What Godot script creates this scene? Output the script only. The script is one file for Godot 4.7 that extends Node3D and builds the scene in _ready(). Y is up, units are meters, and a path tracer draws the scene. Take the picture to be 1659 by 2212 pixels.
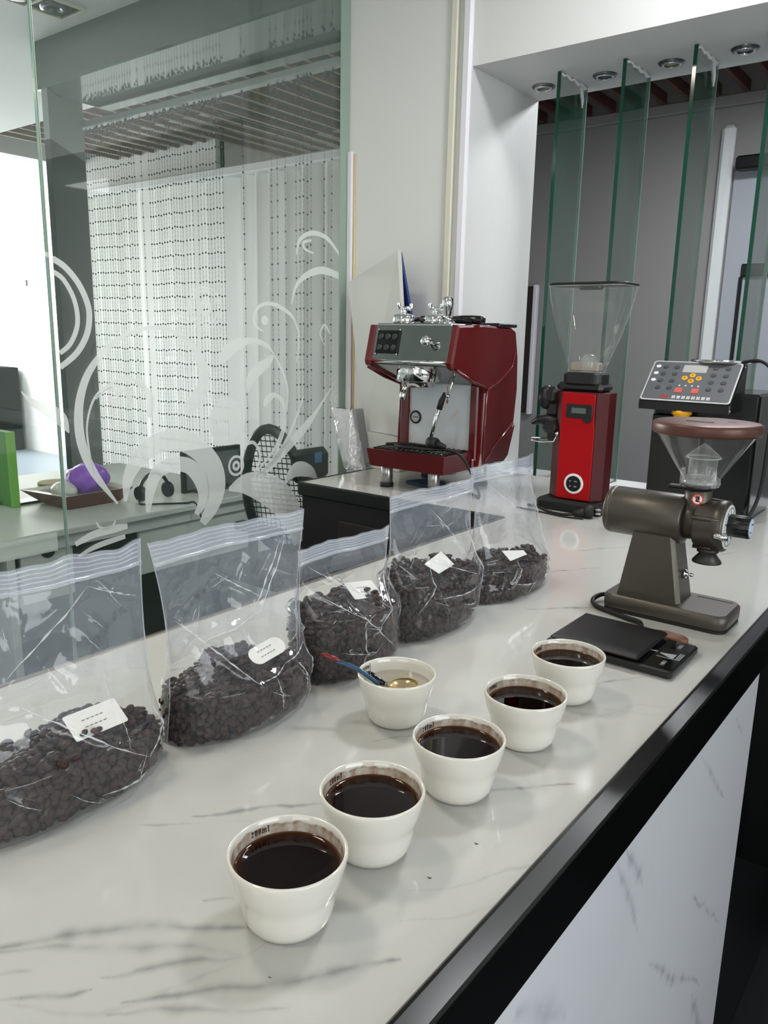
extends Node3D
# A coffee cupping bar: L-shaped marble counter, six cups, five bags of beans, grinders, espresso machine,
# etched glass partition and a bead-curtained office beyond it. Metres, y up; x runs across the bar, -z along it.

var M := {}
var names := {}
var rng := RandomNumberGenerator.new()
var CT := 1.0            # counter top height

# ------------------------------------------------------------------ mesh helpers
func S(group := 0) -> SurfaceTool:
	var st := SurfaceTool.new()
	st.begin(Mesh.PRIMITIVE_TRIANGLES)
	st.set_smooth_group(group)
	return st

func tri(st: SurfaceTool, a: Vector3, b: Vector3, c: Vector3) -> void:   # a b c counter-clockwise from outside
	st.add_vertex(a); st.add_vertex(c); st.add_vertex(b)

func quad(st: SurfaceTool, a: Vector3, b: Vector3, c: Vector3, d: Vector3) -> void:
	tri(st, a, b, c); tri(st, a, c, d)

func flat(st: SurfaceTool) -> void: st.set_smooth_group(-1)
func smooth(st: SurfaceTool) -> void: st.set_smooth_group(0)

func done(st: SurfaceTool) -> ArrayMesh:
	st.generate_normals()
	return st.commit()

func put(called: String, mesh: Mesh, m: Material, parent: Node = null) -> MeshInstance3D:
	var o := MeshInstance3D.new()
	o.mesh = mesh
	o.material_override = m
	o.cast_shadow = GeometryInstance3D.SHADOW_CASTING_SETTING_ON
	if parent == null:
		o.name = numbered(called)
		add_child(o, true)
	else:
		o.name = called
		var k := 0
		while parent.has_node(NodePath(o.name)):
			k += 1
			o.name = "%s_%03d" % [called, k]
		parent.add_child(o, true)
	return o

func obj(called: String, st: SurfaceTool, m: Material, parent: Node = null) -> MeshInstance3D:
	return put(called, done(st), m, parent)

func numbered(called: String) -> String:
	var n: int = names.get(called, 0)
	names[called] = n + 1
	return called if n == 0 else "%s_%03d" % [called, n]

func tag(o: Node, label: String, category: String, group := "", kind := "") -> Node:
	if label: o.set_meta("label", label)
	if category: o.set_meta("category", category)
	if group: o.set_meta("group", group)
	if kind: o.set_meta("kind", kind)
	return o

func thing(called: String, label: String, category: String, at := Vector3.ZERO, turn := 0.0, group := "") -> Node3D:
	var o := Node3D.new()
	o.name = numbered(called)
	add_child(o, true)
	o.position = at
	o.rotation.y = turn
	tag(o, label, category, group)
	return o

func structure(called: String, st: SurfaceTool, m: Material, label: String, category := "") -> MeshInstance3D:
	var o := obj(called, st, m)
	tag(o, label, category, "", "structure")
	return o

# box with chamfered edges
func box(st: SurfaceTool, c: Vector3, s: Vector3, b := 0.0, xf := Transform3D.IDENTITY) -> void:
	flat(st)
	var h := s / 2.0
	b = minf(b, minf(h.x, minf(h.y, h.z)) * 0.9)
	var p := func(i: int, sx: float, sy: float, sz: float) -> Vector3:   # corner point belonging to face axis i
		var e := Vector3(h.x - (0.0 if i == 0 else b), h.y - (0.0 if i == 1 else b), h.z - (0.0 if i == 2 else b))
		return xf * (c + Vector3(sx * e.x, sy * e.y, sz * e.z))
	for s1 in [-1.0, 1.0]:
		face(st, [p.call(0, s1, -1, -1), p.call(0, s1, 1, -1), p.call(0, s1, 1, 1), p.call(0, s1, -1, 1)], s1 < 0)
		face(st, [p.call(1, -1, s1, -1), p.call(1, -1, s1, 1), p.call(1, 1, s1, 1), p.call(1, 1, s1, -1)], s1 < 0)
		face(st, [p.call(2, -1, -1, s1), p.call(2, 1, -1, s1), p.call(2, 1, 1, s1), p.call(2, -1, 1, s1)], s1 < 0)
	if b <= 0.0:
		return
	for s1 in [-1.0, 1.0]:
		for s2 in [-1.0, 1.0]:
			var f: bool = s1 * s2 < 0
			face(st, [p.call(0, s1, s2, -1), p.call(1, s1, s2, -1), p.call(1, s1, s2, 1), p.call(0, s1, s2, 1)], f)
			face(st, [p.call(1, -1, s1, s2), p.call(2, -1, s1, s2), p.call(2, 1, s1, s2), p.call(1, 1, s1, s2)], f)
			face(st, [p.call(2, s2, -1, s1), p.call(0, s2, -1, s1), p.call(0, s2, 1, s1), p.call(2, s2, 1, s1)], f)
			for s3 in [-1.0, 1.0]:
				var t := [p.call(0, s1, s2, s3), p.call(1, s1, s2, s3), p.call(2, s1, s2, s3)]
				if s1 * s2 * s3 < 0: tri(st, t[0], t[2], t[1])
				else: tri(st, t[0], t[1], t[2])

func face(st: SurfaceTool, p: Array, flip: bool) -> void:
	if flip: quad(st, p[0], p[3], p[2], p[1])
	else: quad(st, p[0], p[1], p[2], p[3])

func boxm(c: Vector3, s: Vector3, b := 0.0) -> SurfaceTool:
	var st := S()
	box(st, c, s, b)
	return st

func circ(r: float, n := 24, c := Vector2.ZERO) -> PackedVector2Array:
	var p := PackedVector2Array()
	for i in n:
		var a := TAU * i / n
		p.append(c + Vector2(cos(a), sin(a)) * r)
	return p

func rrect(w: float, h: float, r: float, n := 6, c := Vector2.ZERO) -> PackedVector2Array:
	var p := PackedVector2Array()
	for k in 4:
		var o := Vector2((w / 2 - r) * (1 if k in [0, 3] else -1), (h / 2 - r) * (1 if k in [0, 1] else -1))
		for i in n + 1:
			var a := PI / 2 * (k + float(i) / n)
			p.append(c + o + Vector2(cos(a), sin(a)) * r)
	return p

func inset(poly: PackedVector2Array, d: float) -> PackedVector2Array:    # of a counter-clockwise outline
	var n := poly.size()
	var out := PackedVector2Array()
	for i in n:
		var e1 := (poly[i] - poly[(i + n - 1) % n]).normalized()
		var e2 := (poly[(i + 1) % n] - poly[i]).normalized()
		var n1 := Vector2(-e1.y, e1.x)
		var n2 := Vector2(-e2.y, e2.x)
		var m := (n1 + n2)
		m = m / maxf(m.dot(n1), 0.3)
		out.append(poly[i] + m * d)
	return out

# polygon (x, y), counter-clockwise, pushed from z0 to z1, chamfered at both ends
func ext(st: SurfaceTool, poly: PackedVector2Array, z0: float, z1: float, b := 0.0, xf := Transform3D.IDENTITY, round_sides := false, taper := 1.0) -> void:
	var rows := []
	if b > 0:
		rows = [[inset(poly, b), z0], [poly, z0 + b], [poly, z1 - b], [inset(poly, b), z1]]
	else:
		rows = [[poly, z0], [poly, z1]]
	var n := poly.size()
	if round_sides: smooth(st)
	else: flat(st)
	for r in rows.size() - 1:
		for i in n:
			var j := (i + 1) % n
			var k0 := 1.0 if r < rows.size() / 2 else taper
			var k1 := 1.0 if r + 1 < rows.size() / 2 else taper
			var a: Vector2 = rows[r][0][i] * k0
			var bb: Vector2 = rows[r][0][j] * k0
			var c: Vector2 = rows[r + 1][0][j] * k1
			var d: Vector2 = rows[r + 1][0][i] * k1
			quad(st, xf * Vector3(a.x, a.y, rows[r][1]), xf * Vector3(bb.x, bb.y, rows[r][1]), xf * Vector3(c.x, c.y, rows[r + 1][1]), xf * Vector3(d.x, d.y, rows[r + 1][1]))
	flat(st)
	for e in [0, rows.size() - 1]:
		var pl: PackedVector2Array = rows[e][0]
		var t := Geometry2D.triangulate_polygon(pl)
		var kk := 1.0 if e == 0 else taper
		for i in range(0, t.size(), 3):
			var v := []
			for q in 3:
				v.append(pl[t[i + q]] * kk)
			if ((v[1] - v[0]) as Vector2).cross(v[2] - v[0]) < 0:
				v = [v[0], v[2], v[1]]
			if e == 0: v = [v[0], v[2], v[1]]
			tri(st, xf * Vector3(v[0].x, v[0].y, rows[e][1]), xf * Vector3(v[1].x, v[1].y, rows[e][1]), xf * Vector3(v[2].x, v[2].y, rows[e][1]))

# frames that map an (x, y) outline and its push: UP pushes along +y (outline x -> x, y -> -z), SIDE pushes along +x (outline x -> -z ... y -> y)
func upf(at := Vector3.ZERO) -> Transform3D: return Transform3D(Basis(Vector3(1, 0, 0), Vector3(0, 0, -1), Vector3(0, 1, 0)), at)
func sidef(at := Vector3.ZERO) -> Transform3D: return Transform3D(Basis(Vector3(0, 0, -1), Vector3(0, 1, 0), Vector3(1, 0, 0)), at)

# profile of (radius, height) turned round y; bottom to top on the outside
func lathe(st: SurfaceTool, prof: Array, n := 32, xf := Transform3D.IDENTITY) -> void:
	smooth(st)
	for i in prof.size() - 1:
		var p: Vector2 = prof[i]
		var q: Vector2 = prof[i + 1]
		for k in n:
			var a := TAU * k / n
			var b := TAU * (k + 1) / n
			var va := xf * Vector3(cos(a) * p.x, p.y, sin(a) * p.x)
			var vb := xf * Vector3(cos(b) * p.x, p.y, sin(b) * p.x)
			var vc := xf * Vector3(cos(b) * q.x, q.y, sin(b) * q.x)
			var vd := xf * Vector3(cos(a) * q.x, q.y, sin(a) * q.x)
			if p.x > 1e-6: tri(st, vb, va, vd)
			if q.x > 1e-6: tri(st, vb, vd, vc)

# a closed cylinder with softened rims, from y0 to y1
func cyl(st: SurfaceTool, r: float, y0: float, y1: float, b := 0.001, n := 32, xf := Transform3D.IDENTITY, r2 := -1.0) -> void:
	if r2 < 0: r2 = r
	lathe(st, [Vector2(r - b, y0), Vector2(r, y0 + b), Vector2(r2, y1 - b), Vector2(r2 - b, y1)], n, xf)
	flat(st)
	for k in n:
		var a := TAU * k / n
		var c := TAU * (k + 1) / n
		tri(st, xf * Vector3(0, y1, 0), xf * (Vector3(cos(c) * (r2 - b), y1, sin(c) * (r2 - b))), xf * (Vector3(cos(a) * (r2 - b), y1, sin(a) * (r2 - b))))
		tri(st, xf * Vector3(0, y0, 0), xf * (Vector3(cos(a) * (r - b), y0, sin(a) * (r - b))), xf * (Vector3(cos(c) * (r - b), y0, sin(c) * (r - b))))

func along(a: Vector3, b: Vector3) -> Transform3D:        # y axis from a towards b
	var y := (b - a).normalized()
	var x := y.cross(Vector3(0.31, 0.2, 0.93)).normalized()
	return Transform3D(Basis(x, y, x.cross(y)), a)

func ball(st: SurfaceTool, c: Vector3, r: Vector3, n := 16, m := 10) -> void:
	var prof := []
	for i in m + 1:
		var a := -PI / 2 + PI * i / m
		prof.append(Vector2(cos(a), sin(a)))
	prof[0].x = 0.0
	prof[m].x = 0.0
	lathe(st, prof, n, Transform3D(Basis.from_scale(r), c))

# rounded path through points
func spline(p: Array, n := 6) -> Array:
	var out := []
	for i in p.size() - 1:
		var a = p[maxi(i - 1, 0)]
		var b = p[i]
		var c = p[i + 1]
		var d = p[mini(i + 2, p.size() - 1)]
		for k in n:
			var t := float(k) / n
			out.append(0.5 * ((2.0 * b) + (c - a) * t + (2.0 * a - 5.0 * b + 4.0 * c - d) * t * t + (3.0 * b - a - 3.0 * c + d) * t * t * t))
	out.append(p[p.size() - 1])
	return out

func tube(st: SurfaceTool, p: Array, r, n := 8, caps := true) -> void:      # r: a number or one per point
	smooth(st)
	var up := Vector3.UP
	var prev := []
	for i in p.size():
		var t: Vector3 = (p[mini(i + 1, p.size() - 1)] - p[maxi(i - 1, 0)]).normalized()
		if i == 0: up = (Vector3.UP if absf(t.y) < 0.9 else Vector3.RIGHT)
		var x := t.cross(up).normalized()
		up = x.cross(t).normalized()
		var rr: float = r[i] if r is Array else r
		var ring := []
		for k in n:
			var a := TAU * k / n
			ring.append(p[i] + (x * cos(a) + up * sin(a)) * rr)
		if i > 0:
			for k in n:
				var j := (k + 1) % n
				quad(st, prev[k], prev[j], ring[j], ring[k])
		elif caps:
			for k in range(1, n - 1): tri(st, ring[0], ring[k + 1], ring[k])
		prev = ring
	if caps:
		for k in range(1, n - 1): tri(st, prev[0], prev[k], prev[k + 1])

# lettering as one mesh laid in a frame: centred, letters in the frame's x-y plane, facing its z
func words(st: SurfaceTool, s: String, size: float, xf: Transform3D, font := "Droid Sans", depth := 0.0004, bold := false) -> void:
	var t := TextMesh.new()
	var f := SystemFont.new()
	f.font_names = PackedStringArray([font])
	if bold: f.font_weight = 700
	t.font = f
	t.font_size = 64
	t.text = s
	t.pixel_size = size / 64.0
	t.depth = depth
	t.curve_step = 1.0
	for k in t.get_surface_count():
		st.append_from(t, k, xf)

# ------------------------------------------------------------------ materials
func mat(called: String, color: Color, rough := 0.5, metal := 0.0, spec := 0.5) -> StandardMaterial3D:
	if M.has(called): return M[called]
	var m := StandardMaterial3D.new()
	m.resource_name = called
	m.albedo_color = color
	m.roughness = rough
	m.metallic = metal
	m.metallic_specular = spec
	M[called] = m
	return m

func c8(r: int, g: int, b: int, a := 1.0) -> Color: return Color(r / 255.0, g / 255.0, b / 255.0, a)

func clear(called: String, color: Color, rough := 0.03, spec := 0.5) -> StandardMaterial3D:
	var m := mat(called, color, rough, 0.0, spec)
	m.transparency = BaseMaterial3D.TRANSPARENCY_ALPHA
	return m

func noise(freq: float, kind := FastNoiseLite.TYPE_SIMPLEX_SMOOTH, oct := 4, rnd := 7) -> FastNoiseLite:
	var n := FastNoiseLite.new()
	n.noise_type = kind
	n.frequency = freq
	n.fractal_octaves = oct
	n.seed = rnd
	return n

func grain(m: StandardMaterial3D, freq: float, strength: float, scale: float, kind := FastNoiseLite.TYPE_SIMPLEX_SMOOTH, stretch := Vector3.ONE) -> StandardMaterial3D:
	var t := NoiseTexture2D.new()
	t.width = 256
	t.height = 256
	t.seamless = true
	t.as_normal_map = true
	t.bump_strength = 6.0
	t.noise = noise(freq, kind)
	m.normal_enabled = true
	m.normal_texture = t
	m.normal_scale = strength
	m.uv1_triplanar = true
	m.uv1_scale = stretch * scale
	return m

# white marble with soft grey veins drawn where they lie: veins are [width, strength, [[u, v] ...]] in metres
func marble(veins: Array, origin: Vector2, size: Vector2, w: int, h: int, base: Color, vein: Color, extra: int, dir: Vector2, rnd: int) -> ImageTexture:
	rng.seed = rnd
	var acc := PackedFloat32Array()
	acc.resize(w * h)
	var px := Vector2(w / size.x, h / size.y)
	var warp := noise(9.0, FastNoiseLite.TYPE_SIMPLEX_SMOOTH, 4, rnd)
	var fade := noise(26.0, FastNoiseLite.TYPE_SIMPLEX_SMOOTH, 3, rnd + 1)
	var all := veins.duplicate()
	for k in extra:
		var a := origin + Vector2(rng.randf() * size.x, rng.randf() * size.y)
		var line := [[a.x, a.y]]
		for i in rng.randi_range(3, 6):
			a += dir.rotated(rng.randf_range(-0.5, 0.5)) * rng.randf_range(0.03, 0.07)
			line.append([a.x, a.y])
		all.append([rng.randf_range(0.002, 0.006), rng.randf_range(0.04, 0.13), line])
	for v in all:
		var pts := []
		for q in v[2]: pts.append(Vector2(q[0], q[1]))
		pts = spline(pts, 8)
		var total := float(pts.size() - 1)
		for i in pts.size() - 1:
			var a: Vector2 = pts[i]
			var b: Vector2 = pts[i + 1]
			var steps := int(ceil(((b - a) * px).length() / 1.5)) + 1
			for sidx in steps:
				var p := a.lerp(b, float(sidx) / steps)
				var along_t := (i + float(sidx) / steps) / total
				var f := fade.get_noise_2d(p.x, p.y)
				p += Vector2(warp.get_noise_2d(p.x, p.y), warp.get_noise_2d(p.y + 5.0, p.x)) * 0.008
				var wid: float = 1.25 * v[0] * (0.55 + 0.8 * absf(f)) * (0.35 + sin(along_t * PI))
				var c := (p - origin) * px
				var rx := wid * px.x
				var ry := wid * px.y
				var am: float = 1.35 * v[1] * clampf(0.75 + 0.9 * f, 0.15, 1.2)
				for yy in range(maxi(0, int(c.y - ry)), mini(h, int(c.y + ry) + 2)):
					for xx in range(maxi(0, int(c.x - rx)), mini(w, int(c.x + rx) + 2)):
						var dd := Vector2((xx - c.x) / rx, (yy - c.y) / ry).length()
						if dd < 1.0:
							var val := am * (1.0 - dd) * (1.0 - dd)
							var id := yy * w + xx
							if acc[id] < val: acc[id] = val
	var low := noise(2.2, FastNoiseLite.TYPE_SIMPLEX_SMOOTH, 5, rnd + 3)
	var bytes := PackedByteArray()
	bytes.resize(w * h * 3)
	var cell := 4
	for y0 in range(0, h, cell):
		for x0 in range(0, w, cell):
			var n := low.get_noise_2d(origin.x + x0 / px.x * 1.0, origin.y + y0 / px.y)
			var kk := 0.5 + 0.5 * n
			for yy in range(y0, mini(h, y0 + cell)):
				for xx in range(x0, mini(w, x0 + cell)):
					var id := yy * w + xx
					var t: float = clampf(acc[id] + 0.08 * kk, 0.0, 1.0)
					bytes[id * 3] = int(255.0 * lerpf(base.r, vein.r, t))
					bytes[id * 3 + 1] = int(255.0 * lerpf(base.g, vein.g, t))
					bytes[id * 3 + 2] = int(255.0 * lerpf(base.b, vein.b, t))
	return ImageTexture.create_from_image(Image.create_from_data(w, h, false, Image.FORMAT_RGB8, bytes))

func make_materials() -> void:
	mat("wall_white", c8(226, 227, 224), 0.55)
	mat("wall_gloss", c8(226, 231, 231), 0.3)
	mat("trim_white", c8(232, 230, 236), 0.4)
	mat("trim_cream", c8(218, 216, 198), 0.45)
	mat("ceiling_white", c8(222, 224, 220), 0.7)
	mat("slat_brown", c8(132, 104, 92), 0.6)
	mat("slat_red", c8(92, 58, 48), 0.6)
	mat("void_dark", c8(22, 18, 17), 0.9)
	mat("grey_wall", c8(150, 148, 146), 0.75)
	mat("floor_blue", c8(138, 148, 160), 0.35)
	mat("black_gloss", c8(9, 10, 11), 0.12)
	mat("black_satin", c8(16, 17, 18), 0.32)
	mat("black_matte", c8(20, 20, 22), 0.5)
	mat("black_plastic", c8(17, 17, 18), 0.38)
	mat("rubber", c8(14, 14, 15), 0.6)
	mat("chrome", c8(225, 226, 226), 0.06, 1.0)
	mat("steel", c8(170, 170, 168), 0.28, 1.0)
	mat("steel_dark", c8(120, 121, 120), 0.2, 1.0)
	mat("porcelain", c8(218, 215, 206), 0.1)
	M.porcelain.clearcoat_enabled = true
	M.porcelain.clearcoat = 0.6
	M.porcelain.clearcoat_roughness = 0.05
	mat("ink", c8(28, 27, 26), 0.5)
	mat("red_gloss", c8(92, 2, 8), 0.14)
	mat("red_dark", c8(84, 3, 8), 0.2)
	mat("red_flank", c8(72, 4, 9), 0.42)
	for k in ["red_gloss", "red_dark"]:
		M[k].clearcoat_enabled = true
		M[k].clearcoat = 0.4
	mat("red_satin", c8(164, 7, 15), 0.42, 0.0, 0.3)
	mat("bronze", c8(84, 79, 72), 0.34, 0.5)
	grain(M.bronze, 0.35, 0.12, 14.0)
	mat("bronze_dark", c8(64, 58, 50), 0.4, 0.4)
	mat("lid_brown", c8(92, 57, 47), 0.36, 0.25)
	mat("yellow", c8(236, 172, 24), 0.4)
	mat("white_plastic", c8(232, 233, 232), 0.35)
	mat("desk_white", c8(206, 214, 206), 0.35)
	mat("green", c8(112, 180, 62), 0.5)
	mat("wood_red", c8(96, 46, 34), 0.4)
	mat("purple", c8(150, 96, 206), 0.35)
	mat("blue", c8(22, 44, 112), 0.5)
	mat("paper", c8(228, 227, 222), 0.7)
	mat("paper_print", c8(120, 120, 118), 0.8)
	mat("screen", c8(92, 98, 100), 0.25)
	mat("gold", c8(214, 178, 104), 0.12, 1.0)
	mat("mirror_green", c8(98, 118, 110), 0.08, 0.75)
	mat("black_glass", c8(10, 14, 14), 0.05)
	mat("silicone", c8(214, 194, 150), 0.5)
	mat("foil", c8(205, 206, 208), 0.25, 0.35)
	clear("glass", c8(120, 146, 132, 0.075), 0.02)
	clear("glass_fin", c8(46, 92, 78, 0.27), 0.02)
	mat("glass_edge_dark", c8(12, 66, 50), 0.1)
	mat("glass_edge_light", c8(150, 184, 170), 0.15)
	mat("glass_edge_pale", c8(178, 190, 180), 0.2)
	clear("acrylic", c8(214, 218, 216, 0.055), 0.03)
	clear("acrylic_thick", c8(226, 230, 228, 0.14), 0.03)
	clear("water", c8(206, 196, 160, 0.10), 0.02)
	clear("film", c8(226, 236, 250, 0.105), 0.07)  # milkier upper film; its reflected haze is put into the alpha
	clear("crease_glint", c8(240, 244, 250, 0.34), 0.08)  # pale tone for the highlights along the folds
	clear("film_low", c8(226, 234, 246, 0.032), 0.06)  # same film over the beans, left without that haze
	clear("film_zip", c8(232, 238, 248, 0.22), 0.16)
	var fr := clear("frost", c8(234, 240, 235, 0.72), 0.6)
	fr.backlight_enabled = true
	fr.backlight = Color(0.7, 0.7, 0.7)
	var fl := clear("frost_light", c8(206, 222, 210, 0.34), 0.6)
	fl.backlight_enabled = true
	fl.backlight = Color(0.6, 0.6, 0.6)
	mat("coffee", Color.WHITE, 0.02, 0.0, 0.38)
	M.coffee.vertex_color_use_as_albedo = true
	var st := clear("stain", Color.WHITE, 0.5)
	st.vertex_color_use_as_albedo = true
	mat("bean", Color.WHITE, 0.5, 0.0, 0.35)
	M.bean.vertex_color_use_as_albedo = true
	mat("bead", c8(84, 87, 84), 0.06, 0.35, 0.7)
	var dr := mat("drape", c8(212, 216, 208), 0.85)
	dr.backlight_enabled = true
	dr.backlight = Color(0.9, 0.9, 0.9)
	mat("lamp_glow", Color(1, 0.96, 0.88), 0.5)
	M.lamp_glow.emission_enabled = true
	M.lamp_glow.emission = Color(1, 0.95, 0.86)
	M.lamp_glow.emission_energy_multiplier = 2.0
	grain(mat("wall_back", c8(222, 223, 220), 0.5), 0.02, 0.05, 3.0)

# ------------------------------------------------------------------ lamps
func unseen_ceiling_lamp(x: float, z: float, size: float, energy: float, tint: Color, label: String) -> void:  # lamp out of view, with a glowing diffuser
	var t := thing("unseen_ceiling_lamp", label, "ceiling light", Vector3(x, 2.8, z))
	var fr := S()
	for k in 4:
		var a := PI / 2 * k
		box(fr, Vector3(cos(a), 0, sin(a)) * (size / 2 + 0.012) + Vector3(0, -0.008, 0), Vector3(0.024 if k % 2 == 0 else size + 0.048, 0.016, size + 0.048 if k % 2 == 0 else 0.024), 0.002)
	obj("frame", fr, M.trim_white, t)
	obj("diffuser", boxm(Vector3(0, -0.003, 0), Vector3(size, 0.006, size)), M.lamp_glow, t)
	var l := AreaLight3D.new()
	l.name = "light"
	l.area_size = Vector2(size, size)
	l.area_normalize_energy = true
	l.light_energy = energy
	l.light_color = tint
	l.shadow_enabled = true
	l.position = Vector3(0, -0.02, 0)
	l.rotation_degrees.x = -90
	t.add_child(l, true)

func unseen_window_light(at: Vector3, turn: float, size: Vector2, energy: float, tint: Color) -> void:  # area light standing in for an unseen window
	var l := AreaLight3D.new()
	l.name = "unseen_window_daylight"
	l.area_size = size
	l.area_normalize_energy = true
	l.light_energy = energy
	l.light_color = tint
	l.shadow_enabled = true
	l.position = at
	l.rotation_degrees.y = turn
	add_child(l, true)

func _ready() -> void:
	# camera
	var cam := Camera3D.new()
	cam.name = "camera"
	cam.position = Vector3(0, 1.455, 0)
	cam.rotation_degrees = Vector3(-12.584, 37.454, 1.164)
	cam.fov = 66.10
	cam.near = 0.02
	cam.far = 60
	add_child(cam)
	# sky: an even bright overcast that reaches the rooms through the window openings
	var env := Environment.new()
	env.background_mode = Environment.BG_SKY
	var sky := Sky.new()
	var sm := ProceduralSkyMaterial.new()
	sm.sky_top_color = c8(226, 230, 232)
	sm.sky_horizon_color = c8(242, 242, 236)
	sm.ground_horizon_color = c8(214, 216, 214)
	sm.ground_bottom_color = c8(180, 182, 180)
	sm.sky_energy_multiplier = 1.7
	sm.ground_energy_multiplier = 1.6
	sky.sky_material = sm
	env.sky = sky
	env.tonemap_mode = Environment.TONE_MAPPER_LINEAR
	env.tonemap_exposure = 1.0
	env.sdfgi_enabled = true
	env.ssao_enabled = true
	env.ssil_enabled = true
	var we := WorldEnvironment.new()
	we.name = "environment"
	we.environment = env
	add_child(we)
	rng.seed = 11
	make_materials()
	# daylight through the office window, out of view on the left
	var day := AreaLight3D.new()
	day.name = "daylight"
	day.area_size = Vector2(3.4, 1.7)
	day.area_normalize_energy = true
	day.light_energy = 40.0
	day.light_color = Color(0.98, 0.99, 0.97)
	day.shadow_enabled = true
	day.position = Vector3(-10.25, 1.75, -2.9)
	day.rotation_degrees.y = -90
	add_child(day)
	# unseen lamps and windows placed to light the bar, hatch room and office
	var warm := Color(1.0, 0.96, 0.89)
	unseen_window_light(Vector3(1.2, 1.65, 3.86), 180.0, Vector2(3.0, 2.0), 3.5, Color(0.98, 0.99, 1.0))  # unseen window behind the camera, lights the back wall
	unseen_window_light(Vector3(-5.5, 1.4, -4.9), 180.0, Vector2(1.6, 2.1), 1.3, Color(0.99, 1.0, 0.98))  # unseen window behind the drapes, backlights them
	unseen_window_light(Vector3(3.46, 1.65, 0.2), 90.0, Vector2(3.0, 2.0), 4.9, Color(0.94, 0.97, 1.0))  # unseen window on the customer side, lights bar front and jamb
	unseen_ceiling_lamp(-1.05, 1.0, 0.26, 1.15, warm, "unseen small square ceiling lamp over the near end of the bar, placed to cast the cup shadows")
	unseen_ceiling_lamp(-1.35, -0.55, 0.26, 1.0, warm, "unseen small square ceiling lamp over the work aisle by the glass, placed to light the bags and cups from the left")
	unseen_ceiling_lamp(-0.42, -1.74, 0.26, 1.55, Color(0.98, 0.985, 1.0), "unseen small square ceiling lamp close to the white header, placed to light it")
	unseen_ceiling_lamp(1.0, 0.7, 0.4, 0.35, Color(0.97, 0.98, 1.0), "unseen larger square ceiling lamp behind the camera, for general light on the customer side")
	unseen_ceiling_lamp(-0.8, -3.6, 0.4, 3.6, Color(0.97, 0.98, 1.0), "unseen square ceiling lamp in the room behind the hatch, placed to light its grey wall")
	unseen_ceiling_lamp(-5.9, -2.1, 0.6, 1.2, Color(1, 0.99, 0.96), "unseen large square ceiling lamp over the far end of the office, placed to light the bulkhead")
	unseen_ceiling_lamp(-4.4, 0.6, 0.6, 0.4, Color(1, 0.99, 0.96), "unseen large square ceiling lamp over the office desk, placed to light the office")
	build_shell()
	build_office()
	build_counter()
	build_machines()
	build_tabletop()

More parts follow.
